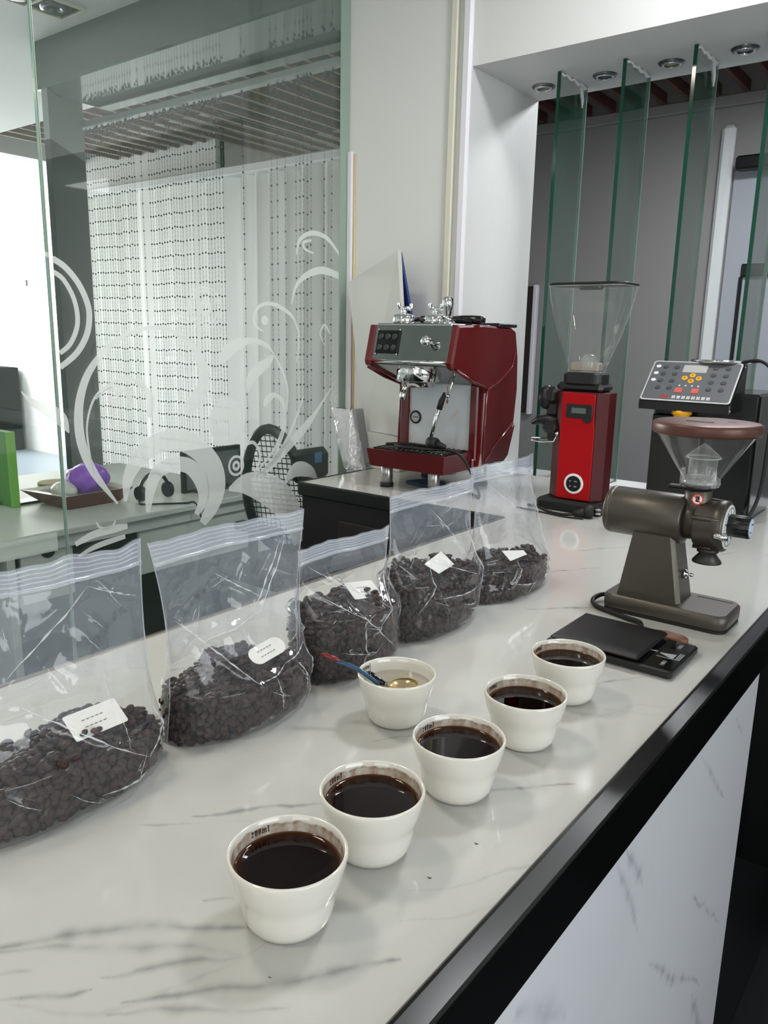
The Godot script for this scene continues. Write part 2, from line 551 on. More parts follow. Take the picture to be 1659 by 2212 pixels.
# ------------------------------------------------------------------ rooms
func build_shell() -> void:
	structure("floor", boxm(Vector3(-3.9, -0.05, -1.2), Vector3(15.2, 0.1, 10.4)), M.floor_blue, "bluish grey floor running through the bar and the office")
	var cl := S()
	box(cl, Vector3(-3.9, 2.9, 0.655), Vector3(15.2, 0.2, 6.67))
	box(cl, Vector3(-7.875, 2.9, -2.875), Vector3(7.25, 0.2, 0.39))
	structure("ceiling", cl, M.ceiling_white, "plain white ceiling over the bar and the near office")
	var st := boxm(Vector3(-9.0, 2.95, -4.06), Vector3(5.12, 0.3, 2.0))
	structure("trim_1", st, M.ceiling_white, "white bulkhead beyond the slatted ceiling of the office")
	structure("ceiling_void", boxm(Vector3(-1.4, 3.05, -4.1), Vector3(10.4, 0.1, 3.1)), M.void_dark, "dark space above the slatted ceiling", "ceiling")
	# back wall of the bar with the hatch opening
	var w := S()
	box(w, Vector3((-1.70 - 1.423) / 2, 1.4, -2.48), Vector3(0.277, 2.8, 0.44))
	box(w, Vector3((-1.936 - 1.70) / 2, 1.4, -2.29), Vector3(0.236, 2.8, 0.06))
	box(w, Vector3(1.03, 2.535, -2.48), Vector3(4.906, 0.53, 0.44))
	box(w, Vector3(2.29, 1.135, -2.48), Vector3(2.386, 2.27, 0.44))
	box(w, Vector3(-0.16, 0.465, -2.50), Vector3(2.52, 0.93, 0.40))
	structure("wall_back", w, M.wall_back, "white wall behind the bar with a wide hatch opening")
	# strips of trim on that wall
	structure("trim_2", boxm(Vector3(-1.437, 1.9, -2.252), Vector3(0.034, 1.8, 0.022), 0.008), M.trim_white, "white rounded corner strip down the left side of the hatch")
	structure("trim_3", boxm(Vector3(-1.488, 1.9, -2.254), Vector3(0.024, 1.8, 0.014), 0.003), M.trim_cream, "flat cream cable duct beside the white corner strip")
	var g := thing("corner_strip", "white plastic corner strip with yellowed glue beside the glass", "trim strip", Vector3(-1.926, 1.0, -2.26))
	obj("strip", boxm(Vector3(0.022, 0.54, 0.007), Vector3(0.024, 1.08, 0.014), 0.004), M.trim_white, g)
	for x in [0.005, 0.040]:
		var gs := S()
		tube(gs, [Vector3(x, 0.0, 0.002), Vector3(x, 0.5, 0.003), Vector3(x - 0.002, 1.07, 0.002)], 0.0045, 6)
		obj("glue_bead", gs, M.silicone, g)
	# outer walls of the bar, out of view, opened for unseen windows
	var wr := S()
	box(wr, Vector3(3.55, 0.32, -1.2), Vector3(0.1, 0.64, 10.4))
	box(wr, Vector3(3.55, 2.73, -1.2), Vector3(0.1, 0.14, 10.4))
	box(wr, Vector3(3.55, 1.65, 2.85), Vector3(0.1, 2.02, 2.3))
	box(wr, Vector3(3.55, 1.65, -3.85), Vector3(0.1, 2.02, 5.1))
	structure("wall_right", wr, M.wall_white, "unseen white wall with a wide opening that lights the bar from the customer side")
	var wf := S()
	box(wf, Vector3(-3.9, 0.32, 3.95), Vector3(15.2, 0.64, 0.1))
	box(wf, Vector3(-3.9, 2.73, 3.95), Vector3(15.2, 0.14, 0.1))
	box(wf, Vector3(-5.9, 1.65, 3.95), Vector3(11.2, 2.02, 0.1))
	box(wf, Vector3(3.2, 1.65, 3.95), Vector3(1.0, 2.02, 0.1))
	structure("wall_front", wf, M.wall_white, "unseen white wall behind the camera with a wide opening that lights the bar")
	var fr1 := S()
	for x in [-0.27, 0.7, 1.7, 2.67]: box(fr1, Vector3(x, 1.65, 3.95), Vector3(0.06, 2.02, 0.06), 0.004)
	for y in [0.67, 2.63]: box(fr1, Vector3(1.2, y, 3.95), Vector3(3.0, 0.06, 0.06), 0.004)
	structure("window_3", fr1, M.trim_white, "unseen white framed window behind the camera, placed to light the bar")  # out of view, frames the opening that lights the back wall
	var fr2 := S()
	for z in [-1.27, -0.3, 0.7, 1.67]: box(fr2, Vector3(3.55, 1.65, z), Vector3(0.06, 2.02, 0.06), 0.004)
	for y in [0.67, 2.63]: box(fr2, Vector3(3.55, y, 0.2), Vector3(0.06, 0.06, 3.0), 0.004)
	structure("window_4", fr2, M.trim_white, "unseen white framed window on the customer side, placed to light the bar front")  # out of view, frames the opening that lights the bar front
	structure("floor_bar", boxm(Vector3(0.78, 0.004, 0.8), Vector3(5.44, 0.008, 6.2)), mat("floor_dark", c8(46, 46, 48), 0.4), "dark tiled floor on both sides of the bar", "floor")
	# room behind the hatch
	structure("wall_rear", boxm(Vector3(0.4, 1.6, -5.05), Vector3(6.2, 3.2, 0.2)), M.grey_wall, "grey wall of the room behind the hatch")
	structure("wall_between", boxm(Vector3(-2.75, 1.4, -4.2), Vector3(0.06, 2.8, 1.5)), M.grey_wall, "thin wall between the hatch room and the curtained office")
	structure("trim_4", boxm(Vector3(0.4, 2.77, -4.93), Vector3(6.2, 0.06, 0.04), 0.006), M.grey_wall, "narrow grey cornice below the slatted ceiling")
	var dr := S()
	box(dr, Vector3(-1.395, 1.32, -4.92), Vector3(0.075, 2.64, 0.06), 0.02)
	structure("trim_5", dr, M.wall_gloss, "glossy white upright of the door frame in the hatch room")
	var d := obj("door_1", boxm(Vector3(-0.93, 1.2, -4.945), Vector3(0.84, 2.4, 0.03), 0.004), mat("door_grey", c8(168, 172, 180), 0.45))
	tag(d, "pale grey door standing in the room behind the hatch", "door", "", "structure")
	obj("door_closer", boxm(Vector3(-1.12, 2.42, -4.86), Vector3(0.4, 0.07, 0.09), 0.01), M.black_satin, d)
	obj("door_rail", boxm(Vector3(-1.0, 1.86, -4.92), Vector3(0.5, 0.07, 0.03), 0.006), M.black_satin, d)
	obj("door_stile", boxm(Vector3(-1.25, 0.95, -4.925), Vector3(0.02, 1.75, 0.02), 0.004), M.black_satin, d)
	var pic := thing("wall_panel", "dark brown panel with a pale right edge on the grey hatch room wall", "panel", Vector3(-2.72, 0.96, -4.95))
	obj("panel_face", boxm(Vector3(0.05, 0.42, 0.02), Vector3(0.24, 0.84, 0.03), 0.003), mat("panel_brown", c8(44, 37, 32), 0.4), pic)
	obj("panel_edge", boxm(Vector3(0.187, 0.42, 0.022), Vector3(0.03, 0.86, 0.04), 0.005), M.trim_white, pic)
	# slatted ceiling strips: each a part
	var sl := thing("slatted_ceiling", "brown slatted ceiling of thin parallel battens seen through the glass and hatch", "slatted ceiling", Vector3(0, 2.8, 0))
	var left := done(boxm(Vector3(0, 0.014, -4.03), Vector3(0.022, 0.028, 1.9), 0.002))
	var right := done(boxm(Vector3(0, 0.03, -3.81), Vector3(0.024, 0.06, 2.22), 0.002))
	var mid := done(boxm(Vector3(0, 0.014, -3.84), Vector3(0.022, 0.028, 2.28), 0.002))
	for k in 34:
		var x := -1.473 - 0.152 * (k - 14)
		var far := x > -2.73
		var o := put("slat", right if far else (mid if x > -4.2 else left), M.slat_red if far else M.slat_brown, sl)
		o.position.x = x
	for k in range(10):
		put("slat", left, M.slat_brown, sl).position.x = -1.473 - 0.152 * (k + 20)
	# downlights in the soffit of the hatch (switched off)
	var xs := [-1.334, -1.123, -0.915, -0.708]
	var which := ["first steel downlight beside the left side of the hatch", "second steel downlight between the first two glass fins", "third steel downlight between the second and third glass fins", "fourth steel downlight right of the third glass fin"]
	for k in 4:
		var t := thing("downlight", which[k] + ", switched off", "downlight", Vector3(xs[k], 2.269, -2.562), 0.0, "downlights in the hatch soffit")
		var r := S()
		lathe(r, [Vector2(0.020, 0.0), Vector2(0.021, -0.006), Vector2(0.034, -0.005), Vector2(0.039, 0.0)].map(func(v): return v), 28)
		obj("bezel", r, M.steel_dark, t)
		var rr := S()
		lathe(rr, [Vector2(0.0205, -0.001), Vector2(0.0225, -0.0075), Vector2(0.027, -0.0085), Vector2(0.029, -0.0045)], 28)
		obj("ring", rr, M.chrome, t)
		var bb := S()
		cyl(bb, 0.0205, -0.004, -0.0005, 0.0005, 20)
		obj("lens", bb, mat("lens_%d" % (k % 2), c8(40, 36, 30) if k == 1 else c8(150, 140, 110), 0.15, 0.4), t)
	# glass fins standing in the hatch
	var fl := ["leftmost upright glass fin in the hatch, behind the red grinder", "second upright glass fin from the left, above the red grinder's hopper", "third upright glass fin, standing behind the black dispenser", "rightmost upright glass fin at the edge of the photo"]
	for k in 4:
		var x: float = [-1.224, -1.014, -0.809, -0.604][k]
		var t := thing("glass_fin", fl[k], "glass fin", Vector3(x, 0.975, -2.449), 0.0, "green glass fins in the hatch")
		obj("pane", boxm(Vector3(0, 0.647, -0.102), Vector3(0.010, 1.294, 0.196)), M.glass_fin, t)
		obj("front_edge", boxm(Vector3(0, 0.647, -0.002), Vector3(0.0105, 1.294, 0.004)), M.glass_edge_dark, t)
		obj("rear_edge", boxm(Vector3(0, 0.647, -0.202), Vector3(0.0105, 1.294, 0.004)), M.glass_edge_light, t)
		# torn white sealant along its top
		var sb := S()
		var pts := []
		for i in 12: pts.append(Vector3(0.006, 1.290 - 0.004 * sin(i * 2.1 + k), -0.005 - 0.19 * i / 11.0))
		tube(sb, pts, [0.003, 0.004, 0.0035, 0.005, 0.004, 0.006, 0.005, 0.007, 0.006, 0.008, 0.007, 0.005], 6)
		if k == 2 or k == 0:
			tube(sb, [Vector3(0.006, 1.285, -0.15), Vector3(0.007, 1.25, -0.165), Vector3(0.006, 1.225, -0.168)], [0.006, 0.005, 0.002], 6)
		obj("sealant", sb, M.white_plastic, t)
	tag(obj("sill_rail", boxm(Vector3(-0.16, 0.966, -2.43), Vector3(2.5, 0.024, 0.02), 0.003), M.glass_edge_dark), "dark green rail along the foot of the glass fins", "rail")
	structure("sill", boxm(Vector3(-0.16, 0.952, -2.55), Vector3(2.52, 0.045, 0.30), 0.002), M.white_plastic, "white sill of the hatch under the glass fins", "sill")

func build_office() -> void:
	# far walls and window
	var w := S()
	box(w, Vector3(-8.9, 1.6, -5.05), Vector3(5.2, 3.2, 0.1))
	structure("wall_far", w, M.wall_white, "bright white far wall of the office beside the window")
	var wb := S()
	box(wb, Vector3(-4.5, 2.85, -5.05), Vector3(3.7, 0.7, 0.1))
	box(wb, Vector3(-4.5, 0.15, -5.05), Vector3(3.7, 0.3, 0.1))
	box(wb, Vector3(-3.55, 1.4, -5.05), Vector3(1.8, 2.2, 0.1))
	structure("wall_curtain", wb, M.wall_white, "white wall with an unseen window opening behind the drapes")
	var wc := S()
	for x in [-6.25, -5.35, -4.47]: box(wc, Vector3(x, 1.4, -5.05), Vector3(0.05, 2.2, 0.06), 0.004)
	structure("window_2", wc, M.trim_white, "unseen white framed window behind the drapes, placed to backlight them")  # hidden by the drapes, placed to backlight them
	var wl := S()
	box(wl, Vector3(-10.55, 0.4, -1.2), Vector3(0.1, 0.8, 10.4))
	box(wl, Vector3(-10.55, 2.85, -1.2), Vector3(0.1, 0.5, 10.4))
	box(wl, Vector3(-10.55, 1.7, 1.6), Vector3(0.1, 1.8, 4.8))
	box(wl, Vector3(-10.55, 1.7, -5.6), Vector3(0.1, 1.8, 1.6))
	structure("wall_left", wl, M.wall_white, "white outer wall of the office with the window")
	var wf := S()
	for z in [-4.78, -3.75, -2.75, -1.75, -0.82]: box(wf, Vector3(-10.55, 1.7, z), Vector3(0.06, 1.8, 0.05), 0.004)
	for y in [0.82, 2.58]: box(wf, Vector3(-10.55, y, -2.8), Vector3(0.06, 0.05, 4.0), 0.004)
	structure("window_1", wf, M.trim_white, "white framed office window, out of view, that lets in the daylight")
	tag(obj("vent_plate", boxm(Vector3(-9.19, 1.98, -4.99), Vector3(0.10, 0.07, 0.02), 0.004), mat("vent_grey", c8(120, 120, 112), 0.6)), "small grey vent plate on the bright far wall", "vent plate")
	var cb := thing("filing_cabinet", "tall black cabinet against the bright far wall", "cabinet", Vector3(-9.70, 0, -4.78))
	obj("body", boxm(Vector3(0, 0.50, 0), Vector3(0.55, 1.0, 0.36), 0.01), mat("cabinet_black", c8(12, 13, 16), 0.8, 0.0, 0.1), cb)
	obj("door", boxm(Vector3(0, 0.5, 0.185), Vector3(0.52, 0.92, 0.014), 0.004), M.cabinet_black, cb)
	obj("handle", boxm(Vector3(0.2, 0.6, 0.2), Vector3(0.02, 0.14, 0.02), 0.004), M.steel, cb)
	# beam and column that frame the bead curtain
	var bm := S()
	box(bm, Vector3(-2.93, 2.70, -2.47), Vector3(1.98, 0.20, 0.42))
	box(bm, Vector3(-1.82, 2.70, -2.5), Vector3(0.24, 0.20, 0.36))
	structure("beam", bm, mat("beam_shaded", c8(92, 100, 95), 0.5), "beam over the bead curtain doorway, its shadow put into the grey colour", "beam")  # grey carries the shadow on the beam face
	structure("beam_lining", boxm(Vector3(-2.93, 2.594, -2.47), Vector3(1.98, 0.012, 0.42)), M.mirror_green, "mirrored green glass lining under the curtain beam", "mirror lining")
	var foot := PackedVector2Array([Vector2(-3.873, 2.262), Vector2(-3.822, 2.262), Vector2(-4.17, 2.67), Vector2(-4.24, 2.67)])
	var co := S()
	ext(co, foot, 2.36, 2.8, 0.0, upf())
	structure("column", co, mat("column_reflection", c8(150, 164, 156), 0.25), "head of the splayed column beside the bead curtain, its pale tone painting the mirrored ceiling", "column")  # pale tone paints the ceiling mirrored in the black glass
	var cb2 := S()
	ext(cb2, foot, 0.0, 2.36, 0.0, upf())
	structure("column_lining", cb2, mat("column_dark", c8(34, 40, 44), 0.28, 0.0, 0.3), "splayed column clad in black glass left of the bead curtain", "column")
	# drapes behind the beads
	var d := thing("drapes", "pale white floor-length drapes hanging behind the bead curtain", "curtain", Vector3(0, 0, -3.98))
	var dm := S()
	var n := 260
	var prev := Vector3.ZERO
	for i in n + 1:
		var x := -6.8 + 4.1 * i / n
		var ph := i * 0.62 + 1.3 * sin(i * 0.11)
		var p := Vector3(x, 0, -0.02 + 0.035 * sin(ph) + 0.012 * sin(i * 0.23))
		if i > 0:
			smooth(dm)
			quad(dm, prev, p, p + Vector3(0, 2.53, 0), prev + Vector3(0, 2.53, 0))
		prev = p
	obj("cloth", dm, M.drape, d)
	obj("rail", boxm(Vector3(-4.75, 2.55, 0.0), Vector3(4.1, 0.06, 0.10), 0.008), M.white_plastic, d)
	structure("bulkhead", boxm(Vector3(-5.6, 2.78, -4.1), Vector3(1.8, 0.45, 0.08)), M.ceiling_white, "white bulkhead wall above the drapes", "bulkhead")
	structure("bulkhead_return", boxm(Vector3(-3.77, 2.78, -4.99), Vector3(1.9, 0.45, 0.08)), M.ceiling_white, "white bulkhead wall set back at the end of the slatted ceiling", "bulkhead")
	structure("bulkhead_side", boxm(Vector3(-4.73, 2.78, -4.55), Vector3(0.06, 0.45, 0.9)), M.ceiling_white, "white bulkhead side joining the two upper walls", "bulkhead")
	# bead curtain: nobody could count the beads, one mass with its rail as a part
	var bc := thing("bead_curtain", "crystal bead curtain of thin threads hanging behind the etched glass", "bead curtain", Vector3(0, 0, -2.66))
	obj("rail", boxm(Vector3(-3.25, 2.54, 0), Vector3(1.9, 0.03, 0.05), 0.004), M.glass_edge_pale, bc)
	var bs := S()
	ball(bs, Vector3.ZERO, Vector3.ONE, 6, 4)
	var bead := done(bs)
	var at := []
	var strings := [-4.168,-4.143,-4.118,-4.093,-4.068,-4.044,-4.02,-3.996,-3.972,-3.948,-3.924,-3.901,-3.877,-3.854,-3.831,-3.808,-3.785,-3.763,-3.74,-3.718,-3.658,-3.595,-3.573,-3.551,-3.529,-3.508,-3.486,-3.465,-3.444,-3.423,-3.402,-3.381,-3.36,-3.34,-3.311,-3.286,-3.261,-3.219,-3.195,-3.172,-3.149,-3.126,-3.103,-3.08,-3.058,-3.036,-2.894,-2.71,-2.674,-2.624,-2.559,-2.536,-2.514,-2.491,-2.469,-2.393,-2.351]
	var th := S()
	rng.seed = 5
	for x in strings:
		var low := 0.25 + rng.randf() * 0.15
		var top := 2.53
		tube(th, [Vector3(x, top, 0), Vector3(x + 0.002, low, 0)], 0.0007, 4)
		var y := top - 0.02
		var k := 0
		var shift := rng.randf_range(-0.006, 0.006)
		while y > low:
			var r := 0.0047 if k % 3 == 0 else 0.0017
			at.append(Transform3D(Basis.from_scale(Vector3.ONE * r), Vector3(x + rng.randf_range(-0.0015, 0.0015), y + shift, 0)))
			y -= 0.0225
			k += 1
		for j in 4:
			at.append(Transform3D(Basis.from_scale(Vector3.ONE * 0.006), Vector3(x + rng.randf_range(-0.012, 0.012), top - 0.012 * j, rng.randf_range(-0.012, 0.012))))
	var tm := obj("threads", th, mat("thread", c8(120, 124, 118), 0.4), bc)
	tag(tm, "", "", "", "stuff")
	var mm := MultiMesh.new()
	mm.transform_format = MultiMesh.TRANSFORM_3D
	mm.mesh = bead
	mm.instance_count = at.size()
	for i in at.size(): mm.set_instance_transform(i, at[i])
	var mi := MultiMeshInstance3D.new()
	mi.name = "beads"
	mi.multimesh = mm
	mi.material_override = M.bead
	mi.set_meta("kind", "stuff")
	bc.add_child(mi, true)
	# etched glass partition: two panes
	var pane_names := ["glass_partition", "glass_partition"]
	var zs := [[-2.258, -1.113], [-1.107, 0.35]]
	for k in 2:
		var t := thing(pane_names[k], ["tall clear glass partition etched with frosted swirls, right pane", "tall clear glass partition etched with frosted swirls, left pane"][k], "glass partition", Vector3(-1.926, 0, 0), 0, "etched glass partitions")
		var a: float = zs[k][0]
		var b: float = zs[k][1]
		obj("pane", boxm(Vector3(0, 1.4, (a + b) / 2), Vector3(0.008, 2.79, b - a)), M.glass, t)
		if k == 0:
			obj("pane_edge", boxm(Vector3(0, 1.4, b + 0.001), Vector3(0.0085, 2.79, 0.002)), M.glass_edge_pale, t)
		else:
			obj("pane_edge", boxm(Vector3(0, 1.4, a - 0.001), Vector3(0.0085, 2.79, 0.002)), M.glass_edge_light, t)
	var gp := get_node("glass_partition")
	for s in frost_strokes():
		etch(s, gp)
	for r in [[-1.604,1.528,0.0604,0.0051],[-1.604,1.528,0.0487,0.0051],[-1.604,1.528,0.0173,0.0131],[-1.678,1.18,0.0596,0.03],[-1.678,1.18,0.0239,0.0411],[-2.206,1.226,0.0296,0.0079],[-2.206,1.226,0.0109,0.0118],[-1.713,1.035,0.03,0.0082],[-1.713,1.035,0.0115,0.0098],[-1.848,1.498,0.0077,0.0147]]:
		var st := S()
		var poly := []
		for i in 41:
			var a := TAU * i / 40
			poly.append([r[0] + cos(a) * r[2], r[1] + sin(a) * r[2], r[3]])
		ribbon(st, poly)
		obj("etched_ring", st, M.frost, gp)
	var hz := S()
	box(hz, Vector3(0.0052, 0.905, -0.80), Vector3(0.0006, 0.05, 0.56))
	obj("etched_band", hz, M.frost_light, gp)
	structure("trim_6", boxm(Vector3(-1.918, 1.4, -2.236), Vector3(0.006, 2.79, 0.044), 0.001), mat("edge_green", c8(150, 170, 156), 0.25), "pale green edge strip where the etched glass meets the white wall")
	build_desk()

func frost_strokes() -> Array:
	return [
[[-1.123,1.628,0.0156],[-1.155,1.61,0.0159],[-1.189,1.572,0.0163],[-1.211,1.524,0.0166],[-1.214,1.485,0.0167],[-1.202,1.44,0.0167],[-1.17,1.395,0.016],[-1.122,1.36,0.0139]],
[[-1.121,1.597,0.0123],[-1.147,1.58,0.0125],[-1.171,1.539,0.0127],[-1.18,1.495,0.0129],[-1.175,1.457,0.0129],[-1.153,1.418,0.0128],[-1.124,1.396,0.0115]],
[[-1.123,1.628,0.0122],[-1.099,1.639,0.011],[-1.06,1.638,0.0096],[-1.021,1.627,0.0052]],
[[-1.013,1.303,0.0022],[-1.041,1.275,0.0168],[-1.081,1.253,0.0344],[-1.115,1.226,0.0353],[-1.134,1.19,0.0036]],
[[-1.268,0.978,0.0053],[-1.205,1.067,0.0215],[-1.174,1.137,0.0259],[-1.164,1.202,0.0267],[-1.171,1.271,0.0241],[-1.198,1.338,0.0206],[-1.247,1.395,0.016],[-1.31,1.439,0.0127],[-1.375,1.461,0.0105],[-1.441,1.465,0.0122],[-1.509,1.444,0.0169],[-1.564,1.4,0.0261],[-1.587,1.348,0.0369],[-1.589,1.302,0.0432],[-1.562,1.257,0.0488],[-1.528,1.23,0.0365],[-1.515,1.211,0.0058]],
[[-1.199,1.074,0.0025],[-1.188,1.153,0.0056],[-1.189,1.212,0.0055],[-1.213,1.274,0.0068],[-1.255,1.308,0.0075],[-1.303,1.324,0.0096],[-1.345,1.317,0.0131],[-1.38,1.291,0.0188],[-1.393,1.256,0.0258],[-1.388,1.225,0.0204],[-1.385,1.213,0.0041]],
[[-1.219,1.274,0.0025],[-1.254,1.299,0.005],[-1.288,1.304,0.0083],[-1.319,1.284,0.013],[-1.328,1.26,0.0184],[-1.325,1.245,0.0039]],
[[-1.24,1.294,0.0019],[-1.264,1.302,0.005],[-1.282,1.292,0.0096],[-1.285,1.274,0.0115],[-1.283,1.265,0.0026]],
[[-1.293,0.981,0.0094],[-1.308,1.048,0.0362],[-1.347,1.1,0.0516],[-1.409,1.135,0.06],[-1.488,1.138,0.0624],[-1.56,1.104,0.0679],[-1.614,1.044,0.0742],[-1.629,0.979,0.0715],[-1.609,0.918,0.0556],[-1.568,0.868,0.0267]],
[[-1.368,0.936,0.0141],[-1.379,1,0.0351],[-1.405,1.049,0.0423],[-1.46,1.068,0.0434],[-1.525,1.054,0.0478],[-1.569,1.001,0.0508],[-1.575,0.944,0.0389],[-1.544,0.901,0.0185]],
[[-1.679,0.961,0.0114],[-1.754,0.969,0.0707],[-1.843,0.942,0.1055],[-1.926,0.884,0.1102],[-1.98,0.804,0.0912],[-2.007,0.718,0.0583]],
[[-1.654,1.36,0.0061],[-1.674,1.387,0.0383],[-1.72,1.417,0.0375],[-1.785,1.433,0.0209],[-1.852,1.42,0.0149],[-1.886,1.392,0.0051]],
[[-1.771,1.268,0.0065],[-1.777,1.303,0.0325],[-1.811,1.337,0.0411],[-1.86,1.364,0.0302],[-1.889,1.392,0.0085]],
[[-1.886,1.392,0.0051],[-1.931,1.327,0.0104],[-1.951,1.26,0.0106],[-1.94,1.179,0.0089]],
[[-1.841,1.218,0.0068],[-1.853,1.239,0.0255],[-1.889,1.254,0.0189],[-1.925,1.232,0.0123],[-1.94,1.179,0.0098],[-1.928,1.12,0.0098],[-1.881,1.042,0.0123]],
[[-1.844,1.461,0.0049],[-1.806,1.482,0.0073],[-1.803,1.516,0.0088],[-1.834,1.546,0.0105],[-1.893,1.55,0.0125],[-1.954,1.528,0.0137],[-1.987,1.501,0.0087],[-2.008,1.45,0.0097],[-1.997,1.362,0.0071]],
[[-1.973,1.554,0.0043],[-1.996,1.615,0.0121],[-2.049,1.654,0.0211],[-2.127,1.675,0.0254],[-2.214,1.662,0.0226]],
[[-1.999,1.717,0.0051],[-2.013,1.763,0.012],[-2.071,1.792,0.0157],[-2.149,1.784,0.0145],[-2.219,1.733,0.0094]],
[[-2.082,1.728,0.0053],[-2.039,1.738,0.0087],[-2.034,1.758,0.0104],[-2.071,1.769,0.007]],
[[-1.799,0.989,0.0069],[-1.886,1.034,0.0159],[-1.96,1.118,0.0144],[-2.029,1.242,0.0046]],
[[-1.829,0.992,0.0226],[-1.928,1.06,0.0341],[-2.037,1.134,0.0298],[-2.117,1.207,0.0114],[-2.236,1.328,0.0039]],
[[-1.814,1.013,0.0069],[-1.886,1.072,0.0097],[-1.929,1.143,0.0062]],
[[-1.74,1.083,0.0049],[-1.758,1.1,0.0116],[-1.791,1.103,0.0109],[-1.815,1.072,0.0094],[-1.815,1.035,0.0094],[-1.784,0.991,0.0085]],
[[-1.932,0.949,0.0055],[-1.992,0.988,0.0521],[-2.059,0.975,0.0441],[-2.1,0.942,0.0078]],
[[-1.197,0.937,0.0039],[-1.212,0.917,0.0072],[-1.243,0.913,0.0073],[-1.258,0.93,0.004]],
[[-1.131,0.886,0.0138],[-1.188,0.903,0.0206],[-1.25,0.907,0.0227],[-1.296,0.908,0.015]],
[[-1.138,0.851,0.0063],[-1.199,0.869,0.0157],[-1.287,0.879,0.0136]],
[[-2.139,1.422,0.0038],[-2.116,1.459,0.0074],[-2.139,1.49,0.0093],[-2.168,1.46,0.0057]]]

func ribbon(st: SurfaceTool, pts: Array) -> void:       # [z, y, width] along the glass, standing just proud of it
	flat(st)
	var n := pts.size()
	var x0 := 0.0043
	var x1 := 0.0050
	var pa := Vector2.ZERO
	var pb := Vector2.ZERO
	for i in n:
		var p := Vector2(pts[i][0], pts[i][1])
		var q := Vector2(pts[mini(i + 1, n - 1)][0], pts[mini(i + 1, n - 1)][1])
		var o := Vector2(pts[maxi(i - 1, 0)][0], pts[maxi(i - 1, 0)][1])
		var t := (q - o).normalized()
		var nn := Vector2(-t.y, t.x) * float(pts[i][2]) * 0.5
		var a := p + nn
		var b := p - nn
		if i > 0:
			quad(st, Vector3(x1, pa.y, pa.x), Vector3(x1, a.y, a.x), Vector3(x1, b.y, b.x), Vector3(x1, pb.y, pb.x))
			quad(st, Vector3(x0, pa.y, pa.x), Vector3(x0, a.y, a.x), Vector3(x1, a.y, a.x), Vector3(x1, pa.y, pa.x))
			quad(st, Vector3(x1, pb.y, pb.x), Vector3(x1, b.y, b.x), Vector3(x0, b.y, b.x), Vector3(x0, pb.y, pb.x))
		pa = a
		pb = b

func etch(s: Array, gp: Node) -> void:
	var v := []
	for p in s: v.append(Vector3(p[0], p[1], p[2]))
	v = spline(v, 6)
	var pts := []
	for p in v: pts.append([p.x, p.y, maxf(p.z, 0.001)])
	var st := S()
	ribbon(st, pts)
	obj("etched_swirl", st, M.frost, gp)

